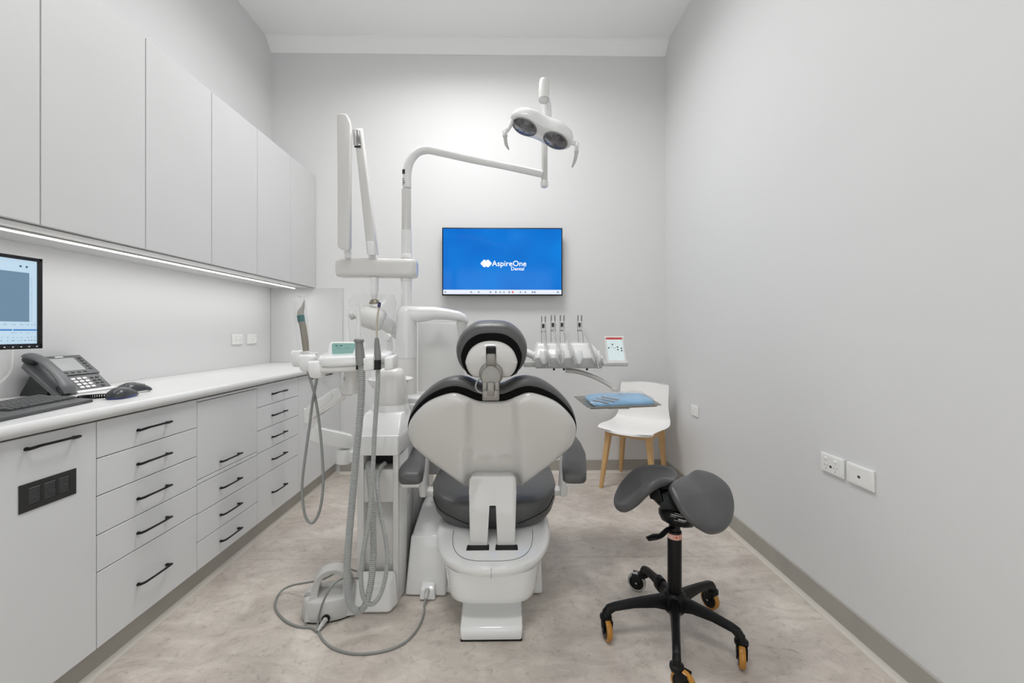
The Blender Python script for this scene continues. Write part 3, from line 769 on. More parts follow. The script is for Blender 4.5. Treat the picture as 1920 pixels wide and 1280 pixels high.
# backrest fork
def FK(u, v, d): return Vector((CX + u, 1.775 + (v - .28) * .18 - d, v))
b = B()
pts = [(-.092, .278), (-.080, .264), (-.030, .264), (-.018, .276), (-.018, .450), (.018, .450), (.018, .276), (.030, .264), (.080, .264), (.092, .278), (.099, .50), (.098, .548), (.086, .562), (-.086, .562), (-.098, .548), (-.099, .50)]
prism(b, pts, FK, -.03, .03, .0045, 3); obj('backrest_fork', b, 'shell', ch, 45, label='white two-pronged back support')
b = B(); box(b, (CX - .08, 1.80, .50), (CX + .08, 1.90, .565), .01); obj('backrest_joint', b, 'plasticg', ch)
# base cover
def cv(a, b1, z, p=2.45): return sring(CX, 1.98, z, a, b1, p, 72, .30)
b = B()
rings(b, [cv(.10, .20, .235), cv(.225, .345, .236), cv(.238, .366, .241), cv(.248, .380, .252), cv(.253, .386, .268), cv(.253, .384, .284), cv(.249, .374, .297), cv(.240, .357, .305), cv(.225, .33, .3085), cv(.16, .25, .310), cv(.01, .01, .310)])
for v in b.verts:
    if v.co.z > .28: v.co.z -= max(0, 1.92 - v.co.y) * .085 * (v.co.z - .28) / .03
cvo = obj('base_cover', b, 'plastic', ch, 60)
def strip(pts, r, name, m, par, n=6, sub=1): b = B(); tube(b, pts, r, n, sub); return obj(name, b, m, par)
ins = [p for p in sring(CX, 1.93, .3112, .172, .287, 3.4, 64) if p.y < 1.90]
ins = sorted(ins, key=lambda p: math.atan2(p.x - CX, -(p.y - 1.93)))
strip([p + Vector((0, 0, -.0012 - max(0, 1.92 - p.y) * .085)) for p in ins], .0013, 'cover_seam', 'seam', cvo)
b = B(); box(b, (CX - .0006, 1.5945, .245), (CX + .0010, 1.5965, .288)); obj('cover_joint', b, 'seam', cvo)
for s in (-1, 1):
    b = B(); box(b, (CX + s * .058 - .046, 1.712, .280), (CX + s * .058 + .046, 1.80, .2955), .003); obj('fork_pocket_shade', b, 'dark', cvo)  # dark block painting the shade of the pocket at each prong
# lower body
def lb(a, z, f, p=4.4): return sring(CX, 1.98, z, a, f, p, 64, .26)
b = B(); rings(b, [lb(.155, .120, .30), lb(.180, .122, .335), lb(.187, .130, .348), lb(.190, .15, .352), lb(.197, .20, .354), lb(.205, .245, .352)])
obj('lift_housing', b, 'plastic', ch, 60)
# front foot on the floor
b = B()
prof = [(1.604, .004), (1.597, .012), (1.598, .040), (1.603, .048), (1.612, .053), (1.66, .062), (1.70, .072), (1.722, .088), (1.732, .115), (1.76, .135), (2.0, .135), (2.0, .004)]
prism(b, [(y, z) for y, z in prof], lambda u, v, d: (CX + d, u, v), -.119, .119, .008, 3)
for v in b.verts:
    f = (v.co.z) / .135; v.co.x = CX + (v.co.x - CX) * (1.0 - .03 * max(0, 1 - f * 3) - .02 * f)
    v.co.y += ((v.co.x - CX) / .12) ** 2 * .012 if v.co.y < 1.62 else 0
obj('front_foot', b, 'plastic', ch, 50)
b = B(); box(b, (CX - .116, 1.612, 0), (CX + .116, 1.9, .006)); obj('foot_pad', b, 'black', ch)
# main floor base
b = B()
hexa(b, [(-.27, 1.895, .004), (.166, 1.885, .004), (.166, 2.72, .004), (-.30, 2.72, .004), (-.25, 1.935, .20), (.158, 1.915, .20), (.158, 2.70, .20), (-.28, 2.70, .20)], .016, 3)
box(b, (CX - .13, 1.95, .2), (CX + .13, 2.5, .31), .02, 3)
obj('floor_base', b, 'plastic', ch, 50)
b = B()
hexa(b, [(-.445, 1.888, .004), (-.262, 1.878, .004), (-.25, 2.72, .004), (-.445, 2.72, .004), (-.425, 1.92, .255), (-.262, 1.912, .255), (-.25, 2.70, .255), (-.425, 2.70, .255)], .012, 3)
hexa(b, [(-.423, 1.921, .250), (-.262, 1.913, .250), (-.25, 2.70, .250), (-.423, 2.70, .250), (-.40, 2.06, .345), (-.262, 2.05, .345), (-.25, 2.65, .345), (-.40, 2.65, .345)], .012, 3)
obj('side_housing', b, 'plastic', ch, 50)
b = B(); hexa(b, [(-.375, 1.855, .004), (-.305, 1.855, .004), (-.305, 1.90, .004), (-.375, 1.90, .004), (-.37, 1.858, .052), (-.31, 1.858, .052), (-.31, 1.90, .066), (-.37, 1.90, .066)], .007, 3); obj('cable_entry', b, 'plastic', ch)
# armrests
for s, pn_, pf in ((-1, (776, 912, 1.80), (783, 838, 2.17)), (1, (1080, 914, 1.80), (1071, 838, 2.17))):
    xn = CX + s * .348; xf = CX + s * .372; xm = CX + s * .376
    b = B(); R_ = []
    for k, (y, xc, w, zc, h) in enumerate([(1.795, xn, .030, .545, .010), (1.80, xn, .044, .546, .020), (1.815, xn, .051, .549, .025), (1.90, xn + s * .012, .055, .565, .026), (2.0, xm, .055, .585, .026), (2.10, xm, .052, .603, .026), (2.20, xf, .046, .615, .024), (2.23, xf, .030, .618, .015)]):
        R_.append([Vector((xc + w * math.copysign(abs(math.cos(a)) ** .55, math.cos(a)), y, zc + h * math.copysign(abs(math.sin(a)) ** .55, math.sin(a)))) for a in [2 * PI * j / 28 for j in range(28)]])
    rings(b, R_); ar = obj('armrest', b, 'vinylseat', ch, 50)
    b = B(); hexa(b, [(xn - .036, 1.805, .510), (xn + .036, 1.805, .510), (xf + .03, 2.18, .57), (xf - .03, 2.18, .57), (xn - .042, 1.80, .527), (xn + .042, 1.80, .527), (xf + .035, 2.18, .593), (xf - .035, 2.18, .593)], .005); obj('armrest_underside', b, 'plasticg', ar)
    b = B(); x1 = CX + s * .322
    hexa(b, [(x1 - .018, 1.95, .41), (x1 + .014, 1.95, .41), (x1 + .014, 2.05, .41), (x1 - .018, 2.05, .41), (x1 - .02 + s * .02, 1.98, .57), (x1 + .02 + s * .02, 1.98, .57), (x1 + .02 + s * .02, 2.10, .59), (x1 - .02 + s * .02, 2.10, .59)], .010, 3); obj('armrest_post', b, 'plasticg', ch)
    b = B(); box(b, (CX + s * .20, 1.99, .40), (CX + s * .33, 2.05, .43), .008, 3); obj('armrest_bracket', b, 'plasticg', ch)

# ================================================================== FOOT CONTROL AND ITS CABLE
fc = thing('foot_control', (-.735, 1.80, 0), 'grey foot pedal unit with carrying handle standing on the floor', 'foot control')
FM = Matrix.Translation((-.733, 1.80, 0)) @ Matrix.Rotation(math.radians(14), 4, 'Z')
b = B(); rings(b, [sring(0, 0, z, a, c, p, 48) for a, c, z, p in ((.102, .078, .004, 2.6), (.108, .083, .010, 2.6), (.108, .083, .03, 2.6), (.101, .078, .078, 2.6), (.097, .074, .084, 2.6), (.090, .068, .0865, 2.6), (.05, .04, .092, 2.6), (.002, .002, .094, 2.6))])
obj('body', b, 'cap', fc, 50, M4=FM)
b = B(); rings(b, [sring(0, 0, z, .103, .078, 2.6, 48) for z in (0, .006)]); obj('rubber_sole', b, 'black', fc, M4=FM)
b = B(); P = [(-.066, .0, .010), (-.062, 0, .06), (-.055, 0, .115), (-.042, 0, .150), (-.018, 0, .170), (.010, 0, .175), (.038, 0, .168), (.058, 0, .148), (.068, 0, .11), (.074, 0, .06), (.078, 0, .01)]
C = crom(P, 5); R_ = []
for i, c in enumerate(C):
    a = C[max(0, i - 1)]; d = C[min(len(C) - 1, i + 1)]; T = (d - a).normalized(); nrm = Vector((-T.z, 0, T.x)); hw = .032 + .045 * (1 - min(1, c.z / .18)); th = .008 + .016 * (1 - min(1, c.z / .18))
    R_.append([c + nrm * th + Vector((0, hw, 0)), c + nrm * th - Vector((0, hw, 0)), c - nrm * th - Vector((0, hw - .004, 0)), c - nrm * th + Vector((0, hw - .004, 0))])
rings(b, R_); bmesh.ops.bevel(b, geom=[e for e in b.edges if abs((e.verts[0].co - e.verts[1].co).y) < .02], offset=.002, segments=2, affect='EDGES')
obj('carry_handle', b, 'cap', fc, 40, M4=FM)
b = B(); lathe(b, [(.012, 0), (.012, .012), (.009, .015)], (-.086, -.012, .078), (0, 0, 1), 20); obj('knob', b, 'midgrey', fc, M4=FM)
b = B(); lathe(b, [(.016, 0), (.016, .006)], (-.006, -.0835, .022), (0, -1, 0), 20); obj('socket_ring', b, 'black', fc, M4=FM)
q = FM @ Vector((-.006, -.086, .022)); e = q + Vector((-.010, -.052, -.012))
def boot(a, c, par, r0=.0115, r1=.006):
    a = Vector(a); c = Vector(c); b = B(); pr = []
    for k in range(15): t_ = k / 14; pr.append(((r0 + (r1 - r0) * t_) * (1 if k % 2 else .82), (c - a).length * t_))
    lathe(b, pr, a, c - a, 16); return obj('strain_relief', b, 'cap', par)
boot(q, e, fc)
fcab = [e] + [Vector(p) for p in [(-0.7654, 1.6895, 0.006), (-0.8265, 1.6995, 0.006), (-0.9004, 1.7413, 0.006), (-0.9725, 1.816, 0.006), (-1.0022, 1.8976, 0.01), (-0.963, 1.9266, 0.03)]] + [Vector((-.80, 1.87, .09)), Vector((-.72, 1.90, .118)), Vector((-.66, 1.895, .112)), Vector((-.615, 1.86, .12)), Vector((-.612, 1.80, .135)), Vector((-0.653, 1.69, 0.1935)), Vector((-0.6906, 1.655, 0.1545))] + [Vector(p) for p in [(-0.7423, 1.7033, 0.03), (-0.7118, 1.6474, 0.006), (-0.6409, 1.5828, 0.006), (-0.5453, 1.5501, 0.006), (-0.443, 1.5614, 0.006), (-0.376, 1.6058, 0.006), (-0.3424, 1.6862, 0.006), (-0.3379, 1.7723, 0.006)]] + [Vector((-.343, 1.80, .018)), Vector((-.341, 1.825, .032))]
b = B(); tube(b, fcab, .0042, 8, 8)
tag(obj('control_cable', b, 'cord', None, 60), 'grey cable looping over the floor from foot pedal to chair base', 'cable')
boot((-.340, 1.862, .048), (-.341, 1.825, .030), fc, .012, .007)

# ================================================================== TREATMENT UNIT (column, spittoon, arms)
un = thing('treatment_unit', (-.53, 2.1, 0), 'tall white dental treatment unit with column and spittoon, left of the chair', 'dental unit')
# front hose tower
x0, x1 = -.640, -.462
b = B()
F0 = 1.845
# side cheeks and recessed front panels
box(b, (x0, F0 + .095, 0), (x1, 2.15, .64), .004)
box(b, (x0, F0, .0), (x0 + .030, F0 + .10, .638), .004); box(b, (x1 - .024, F0, .0), (x1, F0 + .10, .638), .004)
box(b, (x0 + .02, F0 + .006, .432), (x1 - .015, F0 + .10, .574), .004)
hexa(b, [(x0 + .02, F0 + .012, .325), (x1 - .018, F0 + .012, .325), (x1 - .018, F0 + .10, .325), (x0 + .02, F0 + .10, .325), (x0 + .02, F0 + .055, .370), (x1 - .018, F0 + .055, .370), (x1 - .018, F0 + .10, .44), (x0 + .02, F0 + .10, .44)], .002, 1)
hexa(b, [(x0 + .02, F0 + .030, .09), (x1 - .018, F0 + .030, .09), (x1 - .018, F0 + .10, .09), (x0 + .02, F0 + .10, .09), (x0 + .02, F0 + .012, .328), (x1 - .018, F0 + .012, .328), (x1 - .018, F0 + .10, .328), (x0 + .02, F0 + .10, .328)], .002, 1)
obj('hose_tower', b, 'plasticg', un)
b = B()
hexa(b, [(x1 - .004, F0 + .002, .004), (-.449, 1.925, .004), (-.447, 2.3, .004), (x1 - .004, 2.3, .004), (x1 - .006, F0 + .002, .625), (-.440, 1.93, .655), (-.437, 2.3, .655), (x1 - .006, 2.3, .625)], .006); obj('side_cover', b, 'plastic', un)
b = B(); box(b, (x0 + .030, F0 + .090, .574), (x1 - .024, F0 + .0952, .638)); obj('hose_opening_shade', b, 'dark', un, 0)  # dark panel painting the shade at the back of the opening
for k, (cx_, cz_) in enumerate(((x0 + .036, .165), (x1 - .034, .165))):
    b = B(); cyl(b, (cx_, F0 + .03, cz_), (cx_, F0 + .0205, cz_), .006, 16, .001); obj('screw_cap', b, 'plasticg', un)
# toe block
b = B(); hexa(b, [(-.635, 1.768, .004), (-.478, 1.768, .004), (-.452, 1.83, .004), (-.648, 1.83, .004), (-.625, 1.788, .118), (-.488, 1.788, .118), (-.468, 1.845, .148), (-.63, 1.845, .148)], .016, 4); obj('toe_cover', b, 'plastic', un, 60)
# shoulder housing
b = B()
hexa(b, [(x0 + .004, 1.822, .640), (x1 + .004, 1.822, .640), (-.417, 2.05, .66), (-.66, 2.05, .66), (x0 + .004, 1.825, .725), (x1 + .004, 1.825, .725), (-.419, 1.99, .755), (-.65, 2.02, .76)], .006, 3)
hexa(b, [(x0 + .004, 1.826, .720), (x1 + .004, 1.826, .720), (-.419, 1.99, .752), (-.65, 2.02, .757), (-.624, 1.90, .808), (-.458, 1.90, .808), (-.455, 2.02, .812), (-.628, 2.02, .812)], .006, 3)
obj('shoulder_housing', b, 'plastic', un, 50)
hcx, hcy = -.533, 1.985
b = B(); rings(b, [sring(hcx, hcy, z, a, c, 3, 40) for a, c, z in ((.083, .075, .80), (.079, .072, .822), (.077, .070, .836))]); obj('collar', b, 'plastic', un, 60)
b = B(); rings(b, [sring(hcx + .002, hcy, z, a, c, 3, 48) for a, c, z in ((.0735, .068, .834), (.0745, .069, .842), (.071, .066, .90), (.062, .058, .965), (.056, .052, .988), (.046, .044, .997), (.02, .02, 1.0), (.001, .001, 1.0))]); obj('bottle_cover', b, 'plasticg', un, 60)
# main body and column
b = B(); hexa(b, [(-.66, 2.12, .004), (-.449, 2.12, .004), (-.449, 2.62, .004), (-.66, 2.62, .004), (-.64, 2.14, .76), (-.43, 2.14, .76), (-.42, 2.62, .76), (-.64, 2.62, .76)], .02, 3)
box(b, (-.62, 2.18, .74), (-.36, 2.62, .80), .012, 3); box(b, (-.60, 2.2, .79), (-.33, 2.60, .828), .010, 3)
obj('unit_body', b, 'plastic', un, 50)
b = B(); lathe(b, [(.02, -.075), (.05, -.07), (.085, -.045), (.105, -.012), (.112, .0), (.108, .002), (.098, -.012), (.07, -.05), (.001, -.06)], (-.575, 2.14, .935), (0, 0, 1), 48); obj('spittoon_bowl', b, 'plastic', un, 60)
b = B(); cyl(b, (-.575, 2.14, .82), (-.575, 2.14, .87), .03, 24); obj('bowl_stem', b, 'plastic', un)
b = B(); tube(b, [(-.66, 2.14, .93), (-.665, 2.14, 1.02), (-.65, 2.14, 1.05), (-.62, 2.14, 1.04)], .009, 10, 6); tube(b, [(-.595, 2.2, .93), (-.595, 2.2, 1.10), (-.595, 2.18, 1.14), (-.595, 2.14, 1.14)], .016, 12, 6); obj('water_spout', b, 'plastic', un, 60)
col = (-0.5467, 2.36, 1.1729); px_, py_ = col[0], col[1]
b = B(); lathe(b, [(.056, .80), (.056, 1.022), (.0545, 1.024)], (px_, py_, 0), (0, 0, 1), 40); obj('column_lower', b, 'plasticg', un, 40)
b = B(); lathe(b, [(.0545, 1.0235), (.057, 1.025), (.057, 1.235), (.055, 1.27), (.048, 1.295), (.034, 1.308), (.001, 1.31)], (px_, py_, 0), (0, 0, 1), 40); obj('column_upper', b, 'plastic', un, 50)
# horizontal arm reaching right
b = B(); R_ = []
for (x, zc, h, w) in [(-0.5584, 1.27, 0.045, 0.05), (-0.4793, 1.262, 0.045, 0.048), (-0.3913, 1.27, 0.036, 0.046), (-0.3179, 1.264, 0.031, 0.044), (-0.2532, 1.252, 0.029, 0.042), (-0.2179, 1.238, 0.024, 0.038), (-0.2062, 1.226, 0.01, 0.02)]:
    R_.append([Vector((x, py_ + w * math.copysign(abs(math.cos(a)) ** .7, math.cos(a)), zc + h * math.copysign(abs(math.sin(a)) ** .7, math.sin(a)))) for a in [2 * PI * j / 24 for j in range(24)]])
rings(b, R_); obj('swing_arm', b, 'plastic', un, 60)
b = B(); lathe(b, [(.032, 0), (.030, .012), (.022, .06), (.018, .09)], (-0.2415, 2.36, 1.223), (0, 0, -1), 24); obj('arm_pivot', b, 'plasticg', un)
# tall rear cabinet panel of the unit
b = B(); hexa(b, [(-.5, 2.45, .35), (-.235, 2.45, .35), (-.235, 2.60, .35), (-.5, 2.60, .35), (-.50, 2.45, 1.218), (-.255, 2.45, 1.218), (-.255, 2.60, 1.218), (-.50, 2.60, 1.218)], .0015, 1); obj('rear_housing', b, 'plasticm', un, 50)
# assistant arm: knuckle on the tower, lower arm, elbow, upper arm
k0 = (-0.7393, 1.97, 0.6093)
b = B(); lathe(b, [(.034, -.034), (.036, -.030), (.036, .030), (.035, .032)], (k0[0], k0[1], k0[2] - .008), (0, 0, 1), 32); box(b, (k0[0] + .01, k0[1] - .022, k0[2] - .035), (-.63, k0[1] + .03, k0[2] + .015), .006); obj('arm_knuckle', b, 'plastic', un, 50)
k1 = (-0.8397, 1.9, 0.7124)
b = B()
A_ = Vector((k0[0], k0[1], .670)); B_ = Vector((k1[0] - .006, k1[1], .715)); dr = (B_ - A_).normalized(); sd = Vector((-dr.y, dr.x, 0)).normalized()
pts = []
for j in range(13): a = -PI / 2 + PI * j / 12; pts.append((-.0 - math.cos(a) * .036, math.sin(a) * .036))
LL = (B_ - A_).length
for j in range(13): a = -PI / 2 + PI * j / 12; pts.append((LL + math.cos(a) * .034, -math.sin(a) * .034))
prism(b, pts, lambda u, v, d: A_ + dr * u + sd * v + Vector((0, 0, d)), -.030, .034, .007, 3); obj('lower_arm', b, 'plastic', un, 50)
b = B(); tube(b, [(k1[0] - .006, k1[1], .72), (k1[0] - .012, k1[1], .76), (k1[0] - .018, k1[1] - .02, .81)], [.032, .028, .024], 16, 4); tube(b, [(-0.8427, 1.86, 0.7798), (-0.845, 1.86, 0.8375)], .026, 20, 1); obj('elbow', b, 'plastic', un, 60)
b = B()
UA, UB = Vector((-0.8223, 1.84, 0.8296)), Vector((-0.6186, 1.74, 0.9515)); dr2 = (UB - UA).normalized(); sd2 = Vector((-dr2.y, dr2.x, 0)).normalized(); up2 = dr2.cross(sd2); up2 = up2 if up2.z > 0 else -up2
prism(b, [(-.02, -.024), (-.005, -.030), (.17, -.024), (.20, -.018), (.20, .018), (.17, .026), (-.005, .028), (-.02, .022)], lambda u, v, d: UA + dr2 * u + up2 * v + sd2 * d, -.020, .020, .006, 3); obj('upper_arm', b, 'plastic', un, 50)
b = B(); prism(b, [(.01, -.012), (.135, -.010), (.155, .0), (.155, .012), (.01, .016)], lambda u, v, d: UA + dr2 * u + up2 * v + sd2 * d, -.0225, -.019, .001, 1); b2 = obj('arm_cover', b, 'plasticm', un, 40)

# ================================================================== ASSISTANT CONSOLE
co = thing('assistant_console', (-.57, 1.68, 1.06), 'white assistant console with green display and instrument holders, left of the unit', 'console')
zt = 1.078
b = B()
pts = [(-.632, 1.545), (-.465, 1.575), (-.445, 1.62), (-.448, 1.72), (-.50, 1.80), (-.70, 1.80), (-.735, 1.74), (-.70, 1.60), (-.675, 1.555)]
prism(b, pts, lambda u, v, d: (u, v, d + (v - 1.55) * .05 + (-.45 - u) * -.03), 1.046, 1.084, .012, 3); obj('tray_body', b, 'plastic', co, 50)
b = B()
pts2 = [(-.675, 1.552), (-.62, 1.55), (-.52, 1.572), (-.475, 1.60), (-.48, 1.75), (-.68, 1.74), (-.69, 1.60)]
prism(b, [(u, v + .004) for u, v in pts2], lambda u, v, d: (u, v, d + (-.45 - u) * -.03), 1.026, 1.047, .006, 2); obj('tray_underside', b, 'plasticg', co, 50)
# left row of holders, curving toward the back
lobes = [(-0.8184, 1.7, 1.0709), (-0.7551, 1.64, 1.058), (-0.6927, 1.585, 1.0381)]
for (p, r) in zip(lobes, (.025, .028, .030)):
    b = B(); rings(b, [sring(p[0], p[1], p[2] + z, r * s, r * 1.1 * s, 3.2, 28) for z, s in ((-.040, .55), (-.034, .78), (-.015, .98), (.010, 1.02), (.020, .95), (.024, .8))]); obj('holder_lobe', b, 'plastic', co, 60)
for p in [(-0.7508, 1.68, 1.0824), (-0.688, 1.62, 1.0674)]:
    b = B(); lathe(b, [(.019, 0), (.0185, .003), (.014, .0015), (.013, -.006), (.001, -.008)], p, (0, -.05, 1), 28); obj('holder_cup', b, 'plasticg', co, 50)
# display
def DP(u, v, d): return Vector((-.628, 1.665, 1.072)) + Vector((1, .0, .0)) * u + Vector((0, .35, .94)) * v + Vector((0, -.94, .35)) * d
b = B(); prism(b, [(-.062, -.012), (.062, -.012), (.062, .050), (.055, .060), (-.055, .060), (-.062, .050)], DP, -.05, .006, .005, 3); dp = obj('display_housing', b, 'plastic', co, 50)
obj('lcd_panel', prism(B(), [(-.042, .004), (.032, .004), (.048, .048), (.044, .052), (-.046, .052), (-.050, .048)], DP, .0055, .0075), 'lcdgreen', dp, 0)
b = B()
for u, w in ((-.036, .011), (-.018, .010)): prism(b, [(u, .040), (u + w, .040), (u + w, .044), (u, .044)], DP, .0075, .0079)
for u in (-.030, -.020, .004, .015): prism(b, [(u, .030), (u + .002, .030), (u + .003, .035), (u + .001, .035)], DP, .0075, .0079)
obj('lcd_text', b, 'lcdtext', dp, 0, kind='stuff')
# right holders
hx = [(-0.5278, 1.555, 1.052), (-0.4932, 1.555, 1.0597), (-0.4683, 1.575, 1.0544), (-0.4379, 1.585, 1.0615)]
for (px0, px1, y) in ((-.517, -.478, 1.565), (-.446, -.412, 1.585)):
    b = B(); hexa(b, [(px0, y - .012, 1.025), (px1, y - .012, 1.030), (px1, y + .05, 1.03), (px0, y + .05, 1.025), (px0, y - .018, 1.072), (px1, y - .018, 1.077), (px1, y + .06, 1.085), (px0, y + .06, 1.08)], .006, 3); obj('holder_block', b, 'plastic', co, 50)
for x in [-0.5329, -0.4738]:
    b = B(); rings(b, [sring(x, 1.575, z, .0155, .0155, 2.2, 24) for z in (1.03, 1.065)], False, False); obj('holder_clip', b, 'dark', co, 50)
b = B(); lathe(b, [(.030, 0), (.030, .028), (.026, .032), (.026, .065), (.03, .08), (.034, .10)], (-0.6157, 1.72, 1.0225), (0, 0, -1), 28); tube(b, [(-0.6229, 1.74, 0.9732), (-0.6351, 1.75, 0.9503), (-0.6518, 1.76, 0.9206)], [.034, .036, .026], 20, 4); obj('swivel_joint', b, 'plasticg', co, 50)

# --- scaler in its clear sleeve, with hanging cord
sc_ = thing('scaler_handpiece', (-0.7839, 1.68, 1.0991), 'taupe scaler handpiece in clear sleeve standing at console left end', 'dental instrument')
b = B(); tube(b, [(-0.7798, 1.68, 1.0928), (-0.7839, 1.68, 1.1304), (-0.7922, 1.68, 1.1888), (-0.7984, 1.68, 1.2138)], [.0115, .0125, .0125, .0125], 14, 5); obj('grip', b, 'scaler', sc_, 60)
b = B(); tube(b, [(-0.7976, 1.68, 1.2075), (-0.8015, 1.68, 1.2325)], .0135, 14, 1); obj('coloured_collar', b, 'teal', sc_, label='teal collar')
b = B(); tube(b, [(-0.8015, 1.68, 1.2305), (-0.8005, 1.68, 1.2471), (-0.7932, 1.68, 1.2638), (-0.7891, 1.68, 1.2805), (-0.787, 1.68, 1.2909)], [.0125, .0115, .007, .0035, .0015], 14, 5); obj('tip', b, 'tipgrey', sc_, 60)
b = B(); SL = []
for k, (px, py, w) in enumerate([((-0.7901, 1.68, 1.097), 0, 0.022), ((-0.7942, 1.68, 1.1512), 0, 0.026), ((-0.8005, 1.68, 1.2138), 0, 0.027), ((-0.8046, 1.68, 1.2659), 0, 0.026), ((-0.8087, 1.68, 1.3055), 0, 0.024)]):
    SL.append([Vector(px) + Vector((math.cos(a) * w, math.sin(a) * w * .5, (.004 * math.sin(3 * a) if k == 4 else 0))) for a in [2 * PI * j / 20 for j in range(20)]])
rings(b, SL, False, True); obj('clear_sleeve', b, 'film', sc_, 60)
b = B(); tube(b, [(-0.7643, 1.66, 1.0216), (-0.743, 1.64, 0.9786), (-0.718, 1.62, 0.9206), (-0.704, 1.62, 0.83), (-0.692, 1.62, 0.7093), (-0.688, 1.62, 0.5986), (-0.698, 1.62, 0.5082), (-0.716, 1.62, 0.46), (-0.7359, 1.62, 0.4481), (-0.7559, 1.62, 0.4763), (-0.7659, 1.62, 0.5488), (-0.7659, 1.62, 0.6091), (-0.7539, 1.62, 0.7096), (-0.7399, 1.62, 0.81), (-0.7299, 1.62, 0.8905), (-0.7111, 1.6, 0.9535), (-0.7032, 1.6, 0.9932), (-0.7022, 1.6, 1.023)], .0052, 8, 6); obj('cord', b, 'cord', sc_, 60)

# --- two suction handpieces with corrugated hoses
s1 = thing('suction_handpiece', (-0.5329, 1.57, 1.0548), 'larger suction handpiece with white tip and thick ribbed hose', 'suction hose', 'suction hoses on the console')
b = B(); tube(b, [(-0.5257, 1.56, 1.0478), (-0.5295, 1.56, 1.0846), (-0.5315, 1.56, 1.1137), (-0.5334, 1.56, 1.1331)], [.0175, .0165, .0145, .0135], 16, 4); lathe(b, [(.013, 0), (.0175, .002), (.018, .010), (.014, .013)], (-0.5334, 1.56, 1.1293), (0, 0, 1), 20); obj('grip', b, 'handgrip', s1, 50)
b = B(); tube(b, [(-0.5334, 1.56, 1.1487), (-0.5343, 1.56, 1.2107), (-0.5363, 1.56, 1.2573)], [.008, .0072, .007], 14, 4); obj('suction_tip', b, 'straw', s1)
b = B(); tube(b, [(-0.5363, 1.56, 1.2573), (-0.5363, 1.56, 1.2709)], .0062, 14, 1); obj('clear_tip', b, 'film', s1)
b = B(); ribbed(b, [(-0.5237, 1.56, 1.0478), (-0.5254, 1.565, 0.9579), (-0.5349, 1.57, 0.8401), (-0.5517, 1.585, 0.7187), (-0.5688, 1.6, 0.5753), (-0.5863, 1.61, 0.4115), (-0.598, 1.62, 0.286), (-0.5996, 1.63, 0.1793), (-0.5871, 1.64, 0.116), (-0.5662, 1.65, 0.0949), (-0.5429, 1.66, 0.1129), (-0.5255, 1.67, 0.1853), (-0.5183, 1.68, 0.2943), (-0.5265, 1.7, 0.4108), (-0.5476, 1.74, 0.5228), (-0.5731, 1.8, 0.5789), (-0.6025, 1.885, 0.5909)], .0138, .0075, .0036, 12); obj('ribbed_hose', b, 'hose', s1, 25)
s2 = thing('suction_handpiece', (-0.4718, 1.58, 1.0638), 'slimmer suction handpiece with beige tube and navy tip', 'suction hose', 'suction hoses on the console')
b = B(); tube(b, [(-0.4708, 1.58, 1.054), (-0.4718, 1.58, 1.0835), (-0.4737, 1.58, 1.113), (-0.4747, 1.58, 1.1366), (-0.4747, 1.58, 1.1464)], [.0125, .0125, .0105, .0085, .006], 16, 4); obj('grip', b, 'handgrip', s2, 50)
b = B(); tube(b, [(-0.4747, 1.58, 1.1425), (-0.4747, 1.58, 1.1916), (-0.4718, 1.58, 1.227), (-0.4669, 1.58, 1.2604)], .0038, 10, 6); obj('suction_tube', b, 'beige', s2, 60)
b = B(); tube(b, [(-0.4673, 1.58, 1.2585), (-0.4647, 1.58, 1.2762)], .0058, 12, 1); obj('soft_tip', b, 'navy', s2, label='navy soft tip')
b = B(); ribbed(b, [(-0.4698, 1.58, 1.054), (-0.4718, 1.58, 0.9557), (-0.4846, 1.59, 0.8159), (-0.4936, 1.6, 0.6943), (-0.5042, 1.615, 0.5693), (-0.521, 1.63, 0.4421), (-0.5445, 1.64, 0.3256), (-0.5543, 1.645, 0.2311), (-0.5499, 1.65, 0.1563), (-0.5327, 1.66, 0.117), (-0.5111, 1.67, 0.1125), (-0.4891, 1.68, 0.1435), (-0.4732, 1.69, 0.2045), (-0.4697, 1.7, 0.2728), (-0.4809, 1.71, 0.3528), (-0.5058, 1.73, 0.4402), (-0.5225, 1.75, 0.5189), (-0.5345, 1.79, 0.5642), (-0.5328, 1.83, 0.5893), (-0.5301, 1.885, 0.5905)], .0092, .0062, .0022, 10); obj('ribbed_hose', b, 'hose', s2, 25)

# ================================================================== LIGHT POLE + OPERATING LIGHT
ol = thing('operating_light', (px_, py_, 1.3), 'white dental operating light with two oval lenses on curved pole', 'dental light')
R0 = .0265
b = B(); cyl(b, (px_, py_, 1.30), (px_, py_, 1.725), .028, 28); lathe(b, [(.029, 0), (.031, .002), (.031, .014), (.029, .016)], (px_, py_, 1.445), (0, 0, 1), 28); lathe(b, [(.028, 0), (.031, .002), (.031, .02), (.027, .026)], (px_, py_, 1.570), (0, 0, 1), 28); obj('pole_lower', b, 'plastic', ol, 40)
b = B(); lathe(b, [(.025, 0), (.0255, .001), (.0255, .31)], (px_, py_, 1.64), (0, 0, 1), 28); obj('pole_sleeve', b, 'plasticg', ol, 40)
pe = (0.2015, 2.3, 2.0191)
arcp = [(px_, py_, 1.95)] + [(-0.5423, 2.36, 1.9607), (-0.5423, 2.36, 2.0401), (-0.5262, 2.36, 2.1078), (-0.4881, 2.36, 2.1551), (-0.4353, 2.36, 2.1716), (-0.37, 2.355, 2.1596), (-0.1986, 2.34, 2.1164), (0.0058, 2.32, 2.0675), (0.2015, 2.3, 2.0177)]
b = B(); tube(b, arcp[1:], [.0235] * 6 + [.0225, .0205, .0195, .0185], 20, 6); obj('curved_arm', b, 'plastic', ol, 60)
b = B()
